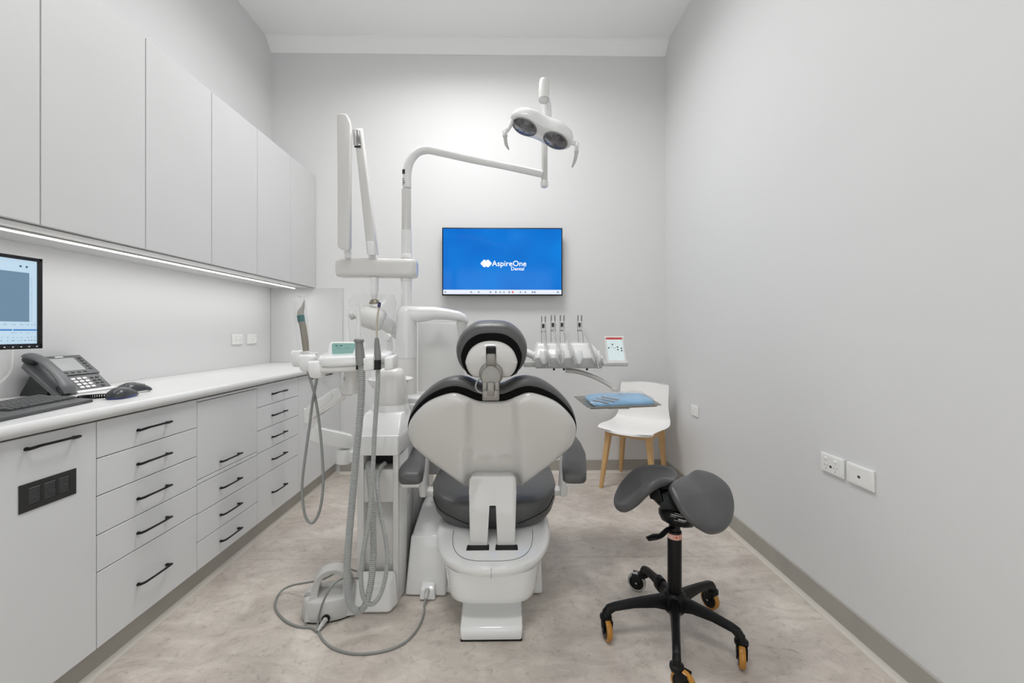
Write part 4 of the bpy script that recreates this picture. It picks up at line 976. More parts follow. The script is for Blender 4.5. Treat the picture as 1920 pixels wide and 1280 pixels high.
lab = [(-0.5554, 2.335, 2.0366), (-0.538, 2.335, 2.0134), (-0.5554, 2.335, 1.993), (-0.5322, 2.335, 1.9582)]
def poleprint(bm, xa, xb, za, zb, r=.0285):
    n = 4; g = []
    for i in range(n + 1):
        x = xa + (xb - xa) * i / n; dx = max(-.0225, min(.0225, x - px_)); y = py_ - math.sqrt(max(1e-7, r * r - dx * dx)) + .0046; g.append((x, y))
    for i in range(n):
        (xa_, ya_), (xb_, yb_) = g[i], g[i + 1]
        vs = [bm.verts.new(p) for p in [(xa_, ya_, za), (xb_, yb_, za), (xb_, yb_, zb), (xa_, ya_, zb)]]; bm.faces.new(vs)
b = B(); xa = px_ - .019
poleprint(b, xa, xa + .016, 2.030, 2.055); 
for k in range(7): poleprint(b, xa + (k % 2) * .002, xa + .006 + (k * 7 % 5) * .003, 1.968 + k * .006, 1.971 + k * .006)
obj('rating_label', b, 'grille', ol, 0, kind='stuff')
vx, vy = pe[0] + .008, pe[1]
zb, zt_ = 1.9472, 2.2034
b = B(); cyl(b, (vx, vy, zb + .03), (vx, vy, zt_ + .25), .0175, 24); obj('drop_tube', b, 'plasticg', ol, 40)
b = B(); lathe(b, [(.014, 0), (.0195, .004), (.0205, .012), (.0205, .03), (.0185, .034)], (vx, vy, zb), (0, 0, 1), 24); obj('end_cap', b, 'plastic', ol, 40)
# head link
l0 = (0.2159, 2.27, 2.3037); l1 = (0.1982, 2.2, 2.3843); l2 = (0.1955, 2.17, 2.4437)
b = B(); tube(b, [(0.2169, 2.28, 2.2573), (0.2216, 2.27, 2.3236), (0.2178, 2.26, 2.3751), (0.2084, 2.25, 2.4119)], [.028, .030, .028, .020], 18, 4, flat=.8); obj('link_arm', b, 'plastic', ol, 60)
b = B(); lathe(b, [(.026, 0), (.0265, .004), (.0265, .09), (.022, .105), (.010, .112), (.001, .113)], (0.1968, 2.2, 2.365), (.03, .0, 1), 28); obj('joint_cylinder', b, 'plasticm', ol, 40)
b = B(); lathe(b, [(.020, -.012), (.0255, -.008), (.0275, .0), (.0268, .006)], (0.1968, 2.2, 2.365), (.03, -.0, 1), 28); obj('joint_cap', b, 'cap', ol, 40)
# head body: peanut outline in a tilted plane
HC = Vector((0.1724, 2.12, 2.1542))
hu = Vector((math.cos(math.radians(-21)), .10, math.sin(math.radians(-21)))).normalized()
dn = Vector((.02, -.14, -.99)); dn = (dn - hu * dn.dot(hu)).normalized()   # face normal: down and toward the chair back
hv_ = dn.cross(hu).normalized(); hv_ = hv_ if hv_.y > 0 else -hv_            # depth direction (back, up)
def LH(u, v, d): return HC + hu * u + hv_ * v - dn * d
half = []
for k in range(72):
    a = 2 * PI * k / 72; c, s = math.cos(a), math.sin(a)
    rad_u = .165; w = .080 - .020 * math.exp(-(c / .33) ** 2)
    half.append(Vector((math.copysign(abs(c) ** .85, c) * rad_u, math.copysign(abs(s) ** .85, s) * w)))
b = B(); pillow(b, half, [(.90, -.002), (.965, .0), (1.0, .008), (1.01, .022), (.99, .040), (.93, .056), (.8, .068), (.55, .075), (.25, .078), (.02, .079)], LH, (0, 0)); hd = obj('lamp_head', b, 'plastic', ol, 60)
for u in (-.083, .083):
    el = [Vector((u + math.cos(2 * PI * k / 36) * .061, math.sin(2 * PI * k / 36) * .060)) for k in range(36)]
    b = B(); pillow(b, el, [(1.06, .0), (1.06, -.005), (1.02, -.007), (.99, -.003), (.97, .002)], LH, (u, 0)); obj('lens_rim', b, 'midgrey', hd, 50)
    b = B(); pillow(b, el, [(1.0, -.0035), (.9, -.0055), (.6, -.009), (.3, -.011), (.02, -.0115)], LH, (u, 0)); obj('reflector_lens', b, 'oil', hd, 60)
for s, tgt in ((-1, [(0.0131, 2.09, 2.1627), (-0.0026, 2.085, 2.1472), (-0.0026, 2.08, 2.1189), (0.0026, 2.08, 2.0825), (0.0156, 2.08, 2.0566)]), (1, [(0.3308, 2.13, 2.1119), (0.3549, 2.13, 2.1068), (0.3533, 2.12, 2.0625), (0.3453, 2.12, 2.0226), (0.332, 2.12, 1.988)])):
    b = B(); st = LH(s * .150, 0, .025); tube(b, [tuple(st), tgt[0], tgt[1], tgt[2]], [.012, .011, .0125, .012], 14, 5); obj('handle_joint', b, 'plastic', hd, 60)
    b = B(); tube(b, tgt[1:], [.0115, .0125, .0115, .006], 14, 5, flat=.7); obj('grip_handle', b, 'cap', hd, 60, label='grey curved grip handle')

# ================================================================== X-RAY ARM
xr = thing('xray_unit', (px_ - .2, py_, 1.5), 'white x-ray unit with folded scissor arm, mounted on the light pole', 'x-ray machine')
b = B(); R_ = []
for (px, h, w) in ((634.5, .040, .03), (637, .049, .045), (645, .052, .05), (760, .052, .052), (775, .052, .05), (781, .048, .042), (783, .036, .03)):
    x = (px - 948) / 800 * py_; x = x * 1.0 - .0
    zc = 1.17 + (621 - (503 + (px - 634) * .009)) * py_ / 800
    R_.append([Vector((x, py_ + w * math.copysign(abs(math.cos(a)) ** .45, math.cos(a)), zc + h * math.copysign(abs(math.sin(a)) ** .45, math.sin(a)))) for a in [2 * PI * (j + .5) / 28 for j in range(28)]])
rings(b, R_); obj('cross_beam', b, 'plasticg', xr, 50)
b = B()
XA = [-0.8817, -0.816, 2.3079, 1.6002]
prism(b, [(XA[0] + .004, XA[3] + .012), (XA[0] + .02, XA[3]), (XA[1] - .012, XA[3] - .012), (XA[1], XA[3] + .01), (XA[1] + .001, XA[2] - .06), (XA[1] - .004, XA[2] - .025), (XA[1] - .014, XA[2] - .006), (XA[1] - .028, XA[2]), (XA[0], XA[2])], lambda u, v, d: (u, 2.26 + d, v), -.02, .02, .007, 3); obj('rising_arm', b, 'plasticg', xr, 50)
b = B(); cyl(b, (-0.8461, 2.3, 1.5617), (-0.8461, 2.3, 1.6131), .017, 20); lathe(b, [(.021, 0), (.021, .004)], (-0.8461, 2.3, 1.5902), (0, 0, 1), 20); obj('arm_pivot', b, 'plastic', xr)
b = B(); hexa(b, [(-0.7437, 2.3, 1.5791), (-0.6896, 2.3, 1.5792), (-0.6959, 2.36, 1.5899), (-0.7456, 2.36, 1.5898), (-0.8148, 2.3, 2.2509), (-0.775, 2.3, 2.2511), (-0.7836, 2.36, 2.2882), (-0.8215, 2.36, 2.288)], .006, 3); obj('falling_arm', b, 'plasticg', xr, 50)
b = B(); hexa(b, [(-0.8131, 2.295, 2.1658), (-0.7733, 2.295, 2.166), (-0.7674, 2.32, 2.177), (-0.8219, 2.32, 2.1766), (-0.8187, 2.295, 2.2485), (-0.7875, 2.295, 2.2487), (-0.7789, 2.32, 2.2606), (-0.8277, 2.32, 2.2602)], .003); obj('top_knuckle', b, 'chrome', xr)
b = B(); hexa(b, [(-0.8088, 2.295, 2.1529), (-0.7747, 2.295, 2.1532), (-0.7784, 2.31, 2.1596), (-0.8141, 2.31, 2.1594), (-0.8102, 2.295, 2.1629), (-0.7762, 2.295, 2.1631), (-0.7798, 2.31, 2.1696), (-0.8155, 2.31, 2.1694)], .0006, 1); obj('knuckle_gap', b, 'dark', xr)
b = B(); hexa(b, [(-0.7354, 2.292, 1.5777), (-0.7014, 2.292, 1.5778), (-0.7042, 2.32, 1.5828), (-0.7444, 2.32, 1.5827), (-0.7425, 2.292, 1.6518), (-0.7099, 2.292, 1.6519), (-0.7071, 2.32, 1.6578), (-0.7502, 2.32, 1.6577)], .003); obj('bottom_knuckle', b, 'plastic', xr)
obj('yoke_collar', cyl(B(), (-0.7277, 2.34, 1.5572), (-0.7277, 2.34, 1.6096), .018, 20), 'plastic', xr)
b = B(); lathe(b, [(.022, 0), (.022, .05), (.021, .07), (.013, .125), (.009, .135)], (-0.7161, 2.34, 1.464), (0, 0, -1), 24); obj('yoke_shaft', b, 'plastic', xr, 50)
b = B(); lathe(b, [(.008, 0), (.008, .01), (.022, .020), (.030, .036), (.026, .040)], (-0.7175, 2.34, 1.3592), (.05, 0, -1), 24); obj('yoke_cap', b, 'bronzecap', xr, 50)
b = B()
lathe(b, [(.001, -.075), (.03, -.072), (.052, -.055), (.062, -.02), (.064, .03), (.058, .06), (.045, .075), (.001, .078)], (-0.7364, 2.34, 1.2457), (.93, .1, -.28), 32); hx_ = obj('tube_head', b, 'plasticm', xr, 60)
b = B(); cyl(b, (-0.8191, 2.32, 1.2565), (-0.8384, 2.31, 1.2447), .017, 20, .003); obj('side_knob', b, 'cap', xr)
b = B(); tube(b, [(-0.7181, 2.3, 1.2129), (-0.7252, 2.3, 1.1814)], .008, 12, 1); obj('head_pin', b, 'cap', xr)
b = B(); a_ = Vector((-0.6842, 2.35, 1.2314)); c_ = Vector((-0.6015, 2.44, 1.1548)); lathe(b, [(.030, 0), (.036, .006), (.038, .02), (.038, (c_ - a_).length), (.034, (c_ - a_).length + .004), (.033, (c_ - a_).length - .03)], a_, c_ - a_, 32); obj('aiming_cone', b, 'plastic', xr, 40)
b = B(); BG = []
rr = random.Random(11)
for k, (px, py, w, h) in enumerate([(700, 552, 38, .02), (699, 566, 43, .05), (697, 590, 43, .085), (696, 612, 42, .08), (694, 636, 38, .06), (694, 652, 34, .03)]):
    c_ = Vector(((px - 948) / 800 * 2.33 + .0, 2.34, 1.17 + (621 - py) / 800 * 2.33)); BG.append([c_ + Vector((math.cos(a) * w / 800 * 2.33 * (1 + rr.uniform(-.05, .05)), math.sin(a) * h, rr.uniform(-.006, .006))) for a in [2 * PI * j / 26 for j in range(26)]])
rings(b, BG, False, False); obj('clear_bag', b, 'film', xr, 60)

# ================================================================== INSTRUMENT DELIVERY UNIT
de = thing('instrument_delivery_unit', (.36, 2.3, 1.0), 'white handpiece delivery head floating right of the headrest', 'dental unit')
YD = 2.25
b = B()
pr = [0.9738, 1.0291, 1.105, 1.114]
xa, xb = [0.1576, 0.5135]
hexa(b, [(xa, YD, pr[0]), (xb, YD, pr[0]), (xb, YD + .22, pr[0]), (xa, YD + .22, pr[0]), (xa - .004, YD - .006, pr[1] + .003), (xb + .004, YD - .006, pr[1] + .003), (xb + .006, YD + .22, pr[1] + .01), (xa - .006, YD + .22, pr[1] + .01)], .008, 3); obj('lower_housing', b, 'cap', de, 50)
b = B()
hexa(b, [(xa - .006, YD - .012, pr[1] - .006), (xb + .012, YD - .012, pr[1] - .006), (xb + .020, YD + .22, pr[1]), (xa - .008, YD + .22, pr[1]), (xa + .012, YD + .035, pr[2]), (xb - .05, YD + .035, pr[2]), (xb - .04, YD + .20, pr[2] + .005), (xa + .015, YD + .20, pr[2] + .005)], .014, 4)
obj('upper_cover', b, 'plastic', de, 60)
for k, px in enumerate((1020, 1050, 1084, 1118)):
    x = (px - 948) / 800 * YD; b = B()
    rings(b, [[Vector((x + math.cos(a) * w, y + math.sin(a) * .012, z)) for a in [2 * PI * j / 20 for j in range(20)]] for w, y, z in ((.012, YD - .008, pr[1] - .03), (.022, YD - .008, pr[1] - .012), (.026, YD - .006, pr[1] + .01), (.022, YD + .01, pr[1] + .04))]); obj('holder_saddle', b, 'plastic', de, 60)
for k, px in enumerate((1040, 1059, 1103)):
    b = B(); x = (px - 948) / 800 * YD; cyl(b, (x, YD + .03, pr[0] + .002), (x, YD + .03, pr[0] - .012), .006, 14); obj('knob', b, 'black', de)
b = B(); box(b, (0.0965, 2.27, 0.9798), (0.1647, 2.33, 1.0083), .004); obj('left_handle', b, 'cap', de)
sh = [0.5123, 0.6409, 0.9873, 1.0078]
b = B(); box(b, (sh[0], 2.22, sh[2]), (sh[1], 2.40, sh[3]), .005, 3); obj('side_shelf', b, 'cap', de)
b = B(); tube(b, [(-0.2356, 2.36, 1.1671), (-0.145, 2.42, 1.1126), (0.0366, 2.44, 1.0663), (0.1271, 2.42, 1.0459), (0.1862, 2.4, 1.0168)], [.028, .032, .032, .028, .022], 16, 5, flat=.8); obj('balance_arm', b, 'plastic', de, 60)
b = B(); tube(b, [(0.3282, 2.34, 0.956), (0.3999, 2.33, 0.9481), (0.4815, 2.3, 0.922), (0.5442, 2.26, 0.8893), (0.5821, 2.22, 0.8608)], [.024, .024, .022, .020, .012], 16, 5, flat=.55); obj('tray_arm', b, 'plasticg', de, 60)
b = B(); cyl(b, (0.563, 2.2, 0.8747), (0.563, 2.20, .845), .014, 16); obj('tray_post', b, 'plasticg', de)
# handpieces
def handpiece(label, top, rod_b, drop, tipdark=True, name='handpiece'):
    T = Vector(A3(*top)); Rb = Vector(A3(*rod_b))
    t = thing(name, tuple(Rb), label, 'dental instrument', 'handpieces on the delivery unit')
    b = B()
    for s in (-.013, .013): tube(b, [tuple(Rb + Vector((s, 0, 0))), tuple(T + Vector((s * .9, 0, -.06))), tuple(T + Vector((s * .8, 0, 0)))], .0018, 8, 4)
    obj('whip_rod', b, 'steel', t, 60)
    b = B(); box(b, tuple(T + Vector((-.013, -.006, -.028))), tuple(T + Vector((-.007, .006, .004))), .002, 1); box(b, tuple(T + Vector((.007, -.006, -.028))), tuple(T + Vector((.013, .006, .004))), .002, 1)
    box(b, tuple(T + Vector((-.014, -.004, -.083))), tuple(T + Vector((.014, .004, -.076))), .001, 1); obj('hose_clamp', b, 'bronze', t)
    b = B(); cyl(b, tuple(T + Vector((-.001, 0, -.06))), tuple(T + Vector((-.001, 0, -.038))), .007, 12); obj('coupling', b, 'phonedark', t)
    P = [tuple(T + Vector((0, 0, -.06)))] + [A3(*p) for p in drop]
    b = B(); tube(b, P, [.0042] * (len(P) - 2) + [.006, .005], 10, 6); obj('instrument_hose', b, 'cap', t, 60)
    E0, E1 = Vector(P[-2]), Vector(P[-1]); b = B(); L_ = (E1 - E0).length
    lathe(b, [(.006, 0), (.0075, .004), (.0075, L_ * .5), (.005, L_ * .9), (.006, L_), (.004, L_ + .006)], E0, E1 - E0, 14); obj('chrome_tip', b, 'chrome', t, 40)
    b = B(); R_ = []
    for k, p in enumerate(P + [tuple(E1 + (E1 - E0).normalized() * .02)]):
        w = .012 + .004 * (k / len(P)) * 2; R_.append([Vector(p) + Vector((math.cos(a) * w * (1 + .15 * math.sin(3 * a + k)), math.sin(a) * w * .7, 0)) for a in [2 * PI * j / 14 for j in range(14)]])
    rings(b, R_, False, False); obj('clear_sleeve', b, 'film', t, 60)
def A3(px, py, Y):
    th_ = math.atan(12 / 800.0); dx = (px - 960) / 800.0; t_ = Y / (math.cos(th_) - math.sin(th_) * dx)
    return (t_ * (math.sin(th_) + math.cos(th_) * dx), Y, 1.17 + t_ * (621 - py) / 800.0)
handpiece('leftmost wrapped handpiece hanging on the delivery unit', (1019, 594, 2.32), (1020, 645, 2.32), [(1020, 625, 2.30), (1024, 648, 2.26), (1028, 668, 2.22), (1030, 685, 2.215)])
handpiece('second wrapped handpiece from left, dark coupling, short drop', (1037, 592, 2.32), (1038, 645, 2.32), [(1041, 625, 2.30), (1047, 645, 2.26), (1050, 665, 2.22), (1052, 679, 2.215)])
handpiece('third wrapped handpiece from left, slanting toward the middle', (1054, 592, 2.32), (1055, 645, 2.32), [(1059, 622, 2.30), (1068, 646, 2.26), (1074, 668, 2.22), (1078, 683, 2.215)])
handpiece('rightmost wrapped handpiece, hose swinging far right', (1087, 592, 2.32), (1090, 645, 2.32), [(1094, 620, 2.30), (1107, 646, 2.26), (1117, 670, 2.22), (1122, 689, 2.215)])
# card standing on the shelf
tb = thing('display_card', (0.5952, 2.27, 1.0076), 'small white upright card with red header on the delivery shelf', 'card')
def TC(u, v, d): return Vector((0.5924, 2.27, 1.0076)) + Vector((1, 0, 0)) * u + Vector((0, .22, .975)) * v + Vector((0, -.975, .22)) * d
b = B(); prism(b, [(-.050, -.002), (.060, -.002), (.060, .004), (-.050, .004)], lambda u, v, d: TC(u, v, 0) + Vector((0, -d, 0)), -.05, .03, .002, 1); obj('card_foot', b, 'plasticg', tb)
card = obj('card_back', prism(B(), [(-.052, 0), (.054, 0), (.048, .140), (-.058, .140)], TC, -.008, .0, .002, 1), 'plasticm', tb)
obj('glowing_face', prism(B(), [(-.040, .008), (.044, .008), (.036, .132), (-.050, .132)], TC, -.0005, .0008), 'tablet', card, 0)  # card face given its own glow by an emissive material
obj('red_header', prism(B(), [(-.050, .121), (.037, .121), (.036, .132), (-.051, .132)], TC, .0006, .0014), 'redp', card, 0)
b = B()
for (u, v) in ((-.017, .094), (-.038, .075), (.010, .080), (.030, .073), (.011, .066), (.031, .060)):
    prism(b, [(u + math.cos(2 * PI * k / 10) * .0042, v + math.sin(2 * PI * k / 10) * .0042) for k in range(10)], TC, .0006, .0013)
for (u0, v0, u1, v1) in ((-.026, .086, -.018, .079), (-.014, .076, -.006, .073), (-.006, .073, .004, .078)):
    prism(b, [(u0, v0 - .0008), (u1, v1 - .0008), (u1, v1 + .0008), (u0, v0 + .0008)], TC, .0006, .0012)
obj('printed_dots', b, 'slot', card, 0, kind='stuff')

# ================================================================== BRACKET TRAY
tz = .862
tr = thing('instrument_tray', (0.5061, 1.9027, 0.862), 'rectangular stainless tray on its arm in front of the white chair', 'tray')
tc_ = [(0.334, 1.7304, 0.862), (0.6541, 1.7889, 0.862), (0.676, 2.0782, 0.862), (0.327, 2.0233, 0.862)]
TA, TB, TCc, TD = [Vector(p) for p in tc_]
tm = (TA + TB + TCc + TD) / 4
def sq(s, z): return [tm + (p - tm) * s + Vector((0, 0, z)) for p in (TA, TB, TCc, TD)]
b = B(); rings(b, [sq(.90, -.012), sq(.94, -.006), sq(1.0, .0), sq(1.012, .0), sq(1.012, -.003), sq(.985, -.004)], True, False); 
vs = None
obj('tray_pan', b, 'steel', tr, 20)
b = B(); box(b, tuple(tm + Vector((-.05, -.04, -.034))), tuple(tm + Vector((.05, .04, -.013))), .006); obj('tray_support', b, 'cap', tr)
pk = thing('instrument_pack', tuple(tm + Vector((0.0, 0, 0))), 'blue wrapped instrument pack under clear film lying on the tray', 'sterile pack')
b = B(); m_ = .82
def sq2(s, z, off=.012):
    e1 = (TB - TA) ; o_ = tm + Vector((off, 0, 0)); P = []
    c4 = [o_ + (p - tm) * s * m_ for p in (TA, TB, TCc, TD)]
    for i in range(4):
        a, c = c4[i], c4[(i + 1) % 4]
        for k in range(8): P.append(a.lerp(c, k / 8) + Vector((0, 0, z)))
    P2 = []
    for i, p in enumerate(P): P2.append((P[i - 1] + p * 2 + P[(i + 1) % len(P)]) / 4)
    return P2
R_ = [sq2(.9, -.011), sq2(1.0, -.008), sq2(1.02, .000), sq2(1.0, .008), sq2(.93, .014), sq2(.75, .018), sq2(.5, .019), sq2(.25, .0195), sq2(.02, .0195)]
rr = random.Random(4)
for r in R_[3:]:
    for p in r: p.z += rr.uniform(-.0012, .0012)
rings(b, R_); obj('wrap', b, 'bluewrap', pk, 70)
b = B()
for k, (a, c) in enumerate([((0.3889, 1.8248, 0.884), (0.442, 1.7269, 0.884)), ((0.3636, 1.7684, 0.884), (0.4067, 1.6889, 0.884)), ((0.4202, 1.8617, 0.884), (0.4736, 1.7806, 0.884))]): tube(b, [a, c], .003, 8, 1)
obj('instrument', b, 'steel', pk, 40, kind='stuff')
b = B(); R_ = []
for s, z in ((1.22, -.003), (1.20, .006), (1.13, .016), (1.0, .023), (.7, .026), (.3, .027), (.02, .027)):
    r = sq2(s * .97, z, -.004 + .02 * (1.2 - s))
    for p in r: p.z += rr.uniform(-.004, .005); p.x += rr.uniform(-.005, .005)
    R_.append(r)
rings(b, R_, False); obj('clear_film', b, 'film', pk, 70)

# ================================================================== WHITE CHAIR IN THE CORNER
wc = thing('side_chair', (.99, 3.22, 0), 'white plastic side chair with pale wooden legs in the far right corner', 'chair')
CF = Vector((-.62, -.785, 0)).normalized(); CR = Vector((-CF.y, CF.x, 0)); CR = CR if CR.x > 0 else -CR
C0 = Vector((.985, 3.225, 0))
def CH(r, f, z): return C0 + CR * r + CF * f + Vector((0, 0, z))
side = [(.225, .425), (.215, .440), (.17, .450), (.08, .450), (-.02, .446), (-.10, .452), (-.145, .475), (-.168, .52), (-.180, .58), (-.192, .65), (-.204, .71), (-.214, .755), (-.217, .768)]
wid = [.195, .205, .218, .226, .228, .226, .216, .204, .196, .194, .194, .190, .172]
C2 = crom([Vector((f, z, w)) for (f, z), w in zip(side, wid)], 4)
b = B(); R_ = []
n = 20
for i, p in enumerate(C2):
    row, bk = [], []
    t = i / (len(C2) - 1)
    a_, c_ = C2[max(0, i - 1)], C2[min(len(C2) - 1, i + 1)]; tf, tz = c_.x - a_.x, c_.y - a_.y; l_ = math.hypot(tf, tz)
    nf, nz = tz / l_, -tf / l_          # towards the underside / rear
    if nz > 0 or (abs(nz) < .5 and nf > 0): nf, nz = -nf, -nz
    for k in range(n + 1):
        s = -1 + 2 * k / n; w = p.z
        if t > .90: w *= 1 - .16 * ((t - .90) / .10) ** 3
        if t < .06: w *= 1 - .12 * ((.06 - t) / .06) ** 2
        f, z = p.x, p.y
        back = max(0, min(1, (t - .5) * 4)); seat_ = 1 - back
        f += .028 * (abs(s) ** 2.2) * back
        z += .016 * (abs(s) ** 2.5) * seat_ * (1 if t > .1 else t * 10)
        if t < .08: f -= .05 * (abs(s) ** 3)
        th_ = .009 * (.4 + .6 * min(1, (1 - abs(s)) * 8))
        row.append(CH(s * w, f, z)); bk.append(CH(s * w, f + nf * th_, z + nz * th_))
    R_.append(row + bk[::-1])
rings(b, R_)
obj('seat_shell', b, 'chairwhite', wc, 60)
feet = [((0.7147, 3.1842, 0), (-.15, .135)), ((1.0525, 3.0137, 0), (.15, .135)), ((0.9572, 3.5315, 0), (-.15, -.135)), ((1.2404, 3.3009, 0), (.15, -.135))]
tops = []
for (ft, (r, f)) in feet:
    F_ = Vector(ft); T_ = CH(r, f, .432); tops.append(T_); b = B()
    q = lambda c, h, z: [Vector((c.x, c.y, z)) + CR * a * h + CF * g * h for a, g in ((-1, -1), (1, -1), (1, 1), (-1, 1))]
    rings(b, [q(F_, .013, .0), q(F_.lerp(T_, .9), .021, .39), q(T_, .022, .436)]); bmesh.ops.bevel(b, geom=[e for e in b.edges if abs(e.verts[0].co.z - e.verts[1].co.z) > .05], offset=.004, segments=2, affect='EDGES')
    obj('leg', b, 'wood', wc)
b = B()
for i, j in ((0, 1), (2, 3), (0, 2), (1, 3)):
    a, c = tops[i], tops[j]; d_ = (c - a).normalized(); n_ = Vector((-d_.y, d_.x, 0))
    hexa(b, [a - n_ * .010 + V(0, 0, -.042), c - n_ * .010 + V(0, 0, -.042), c + n_ * .010 + V(0, 0, -.042), a + n_ * .010 + V(0, 0, -.042), a - n_ * .010 + V(0, 0, .0), c - n_ * .010 + V(0, 0, .0), c + n_ * .010 + V(0, 0, .0), a + n_ * .010 + V(0, 0, .0)], .002, 1)
obj('seat_frame', b, 'wood', wc)

# ================================================================== SADDLE STOOL
st = thing('saddle_stool', (.655, 1.645, 0), 'dark grey split-saddle stool on black five-star base with castors', 'stool')
SXc, SYc = .655, 1.645
b = B(); cyl(b, (SXc, SYc, .155), (SXc, SYc, .40), .0262, 32, .002); obj('gas_column', b, 'black', st, 40)
b = B(); cyl(b, (SXc, SYc, .40), (SXc, SYc, .445), .021, 24); obj('piston', b, 'blackmetal', st)
b = B(); lathe(b, [(.0266, .372), (.0266, .392)], (SXc, SYc, 0), (0, 0, 1), 32); stk = obj('sticker', b, 'palepink', st, 40, label='pale sticker band with red heart')
def wrap(x, z, r=.0269): a = x / r; return (SXc + math.sin(a) * r, SYc - math.cos(a) * r, z)
hp = []
for k in range(28):
    a = 2 * PI * k / 28; hp.append((.0062 * (math.sin(a) ** 3), .0058 * (13 * math.cos(a) - 5 * math.cos(2 * a) - 2 * math.cos(3 * a) - math.cos(4 * a)) / 16))
b = B(); vs = [b.verts.new(wrap(x - .0035, .3825 + z, .0272)) for x, z in hp]; b.faces.new(vs); obj('heart', b, 'red', stk, 0)
for s_, x_ in (('I', -.016), ('S', .0045), ('A', .0135)): obj('lettering', text(s_, .016, lambda x, y, z, x_=x_: wrap(x + x_, .377 + y, .0271 + z * .3), .0004, .0003), 'red', stk, 0)
b = B()
for z in (.3745, .3905): 
    R_ = [[Vector(wrap(-.04 + .08 * k / 20, z + dz, .0269)) for k in range(21)] for dz in (-.0008, .0008)]; rings(b, R_, False, False, closed=False)
obj('sticker_border', b, 'red', stk, 0)
# hub and legs
b = B(); lathe(b, [(.02, .085), (.036, .09), (.042, .10), (.044, .145), (.040, .157), (.034, .163), (.0265, .166)], (SXc, SYc, 0), (0, 0, 1), 32); obj('hub', b, 'black', st, 50)
tips = [(0.3832, 1.6252, 0.11), (0.5568, 1.3797, 0.11), (0.8277, 1.486, 0.11), (0.8694, 1.78, 0.11), (0.6173, 1.9052, 0.11)]
for k, p in enumerate(tips):
    P_ = Vector((p[0], p[1], 0)); D_ = P_ - Vector((SXc, SYc, 0)); L_ = D_.length; D_.normalize(); S_ = Vector((-D_.y, D_.x, 0)); O_ = Vector((SXc, SYc, 0))
    b = B(); R_ = []
    for (t, w, z0, z1) in ((.08, .024, .100, .156), (.3, .0175, .112, .152), (.6, .0150, .114, .143), (.88, .0140, .106, .131), (.97, .0145, .090, .124), (1.0, .0145, .084, .116), (1.04, .011, .084, .104)):
        c = O_ + D_ * (L_ * t); R_.append([c + S_ * a * w + Vector((0, 0, z)) for a, z in ((-1, z0), (1, z0), (.85, (z0 + z1) / 2 + .008), (.55, z1), (-.55, z1), (-.85, (z0 + z1) / 2 + .008))])
    rings(b, R_); bmesh.ops.bevel(b, geom=[e for e in b.edges if abs((e.verts[0].co - e.verts[1].co).dot(D_)) > .01], offset=.0025, segments=2, affect='EDGES'); lg = obj('leg', b, 'black', st, 45)
    if k == 4:
        c = O_ + D_ * (L_ * .42); b = B(); R_ = [[c + D_ * d + S_ * math.cos(a) * r + Vector((0, 0, .127 + math.sin(a) * r * 1.35)) for a in [2 * PI * j / 20 for j in range(20)]] for d, r in ((-.016, .021), (-.014, .023), (.014, .023), (.016, .021))]; rings(b, R_); obj('leg_clamp', b, 'black', lg, 50)
    # castor
    hd_ = [100, -60, 72, 60, 150][k]; ha = math.radians([96, -48, 66, 118, 150][k]); Dw = Vector((math.cos(ha), math.sin(ha), 0)); Sw = Vector((-Dw.y, Dw.x, 0))
    tr_ = [.012, .022, .012, .012, .028][k]; wc_ = P_ + Dw * tr_ * [-1, 1, -1, 1, 1][k]; wr = .041
    wc_ = Vector((wc_.x, wc_.y, wr))
    b = B(); lathe(b, [(.014, .072), (.0225, .074), (.0235, .080), (.0225, .086), (.016, .088), (.012, .105)], (P_.x, P_.y, 0), (0, 0, 1), 24)
    for s in (-1, 1):
        o_ = wc_ + Sw * s * .0155
        prism(b, [(-.020, .038), (.020, .038), (.016, .0), (.008, -.012), (-.008, -.012), (-.014, .0)], lambda u, v, d: o_ + Dw * u + Vector((0, 0, v)) + Sw * d, -.0022, .0022, .0008, 1)
    ctp = (wc_ + Vector((P_.x, P_.y, 0))) / 2
    box(b, (-.024, -.0175, .066), (.024, .0175, .075), .003, M4=Matrix.Translation((ctp.x, ctp.y, 0)) @ Matrix.Rotation(math.atan2(Dw.y, Dw.x), 4, 'Z'))
    cs_ = obj('castor', b, 'black', st, 45)
    b = B(); lathe(b, [(.024, -.0105), (.037, -.0105), (.0398, -.007), (wr, 0), (.0398, .007), (.037, .0105), (.024, .0105)], wc_, Sw, 36); obj('wheel_tyre', b, 'clearwheel' if k == 4 else 'amber', cs_, 50, label='clear grey wheel rim' if k == 4 else 'amber wheel rim')
    b = B(); lathe(b, [(.004, -.0125), (.022, -.012), (.0315, -.0115), (.0315, .0115), (.022, .012), (.004, .0125)], wc_, Sw, 36); obj('wheel_core', b, 'black', cs_, 50)
    b = B()
    for s in (-1, 1): cyl(b, wc_ + Sw * s * .017, wc_ + Sw * s * .0192, .0045, 12)
    obj('axle_cap', b, 'chrome', cs_, 40)
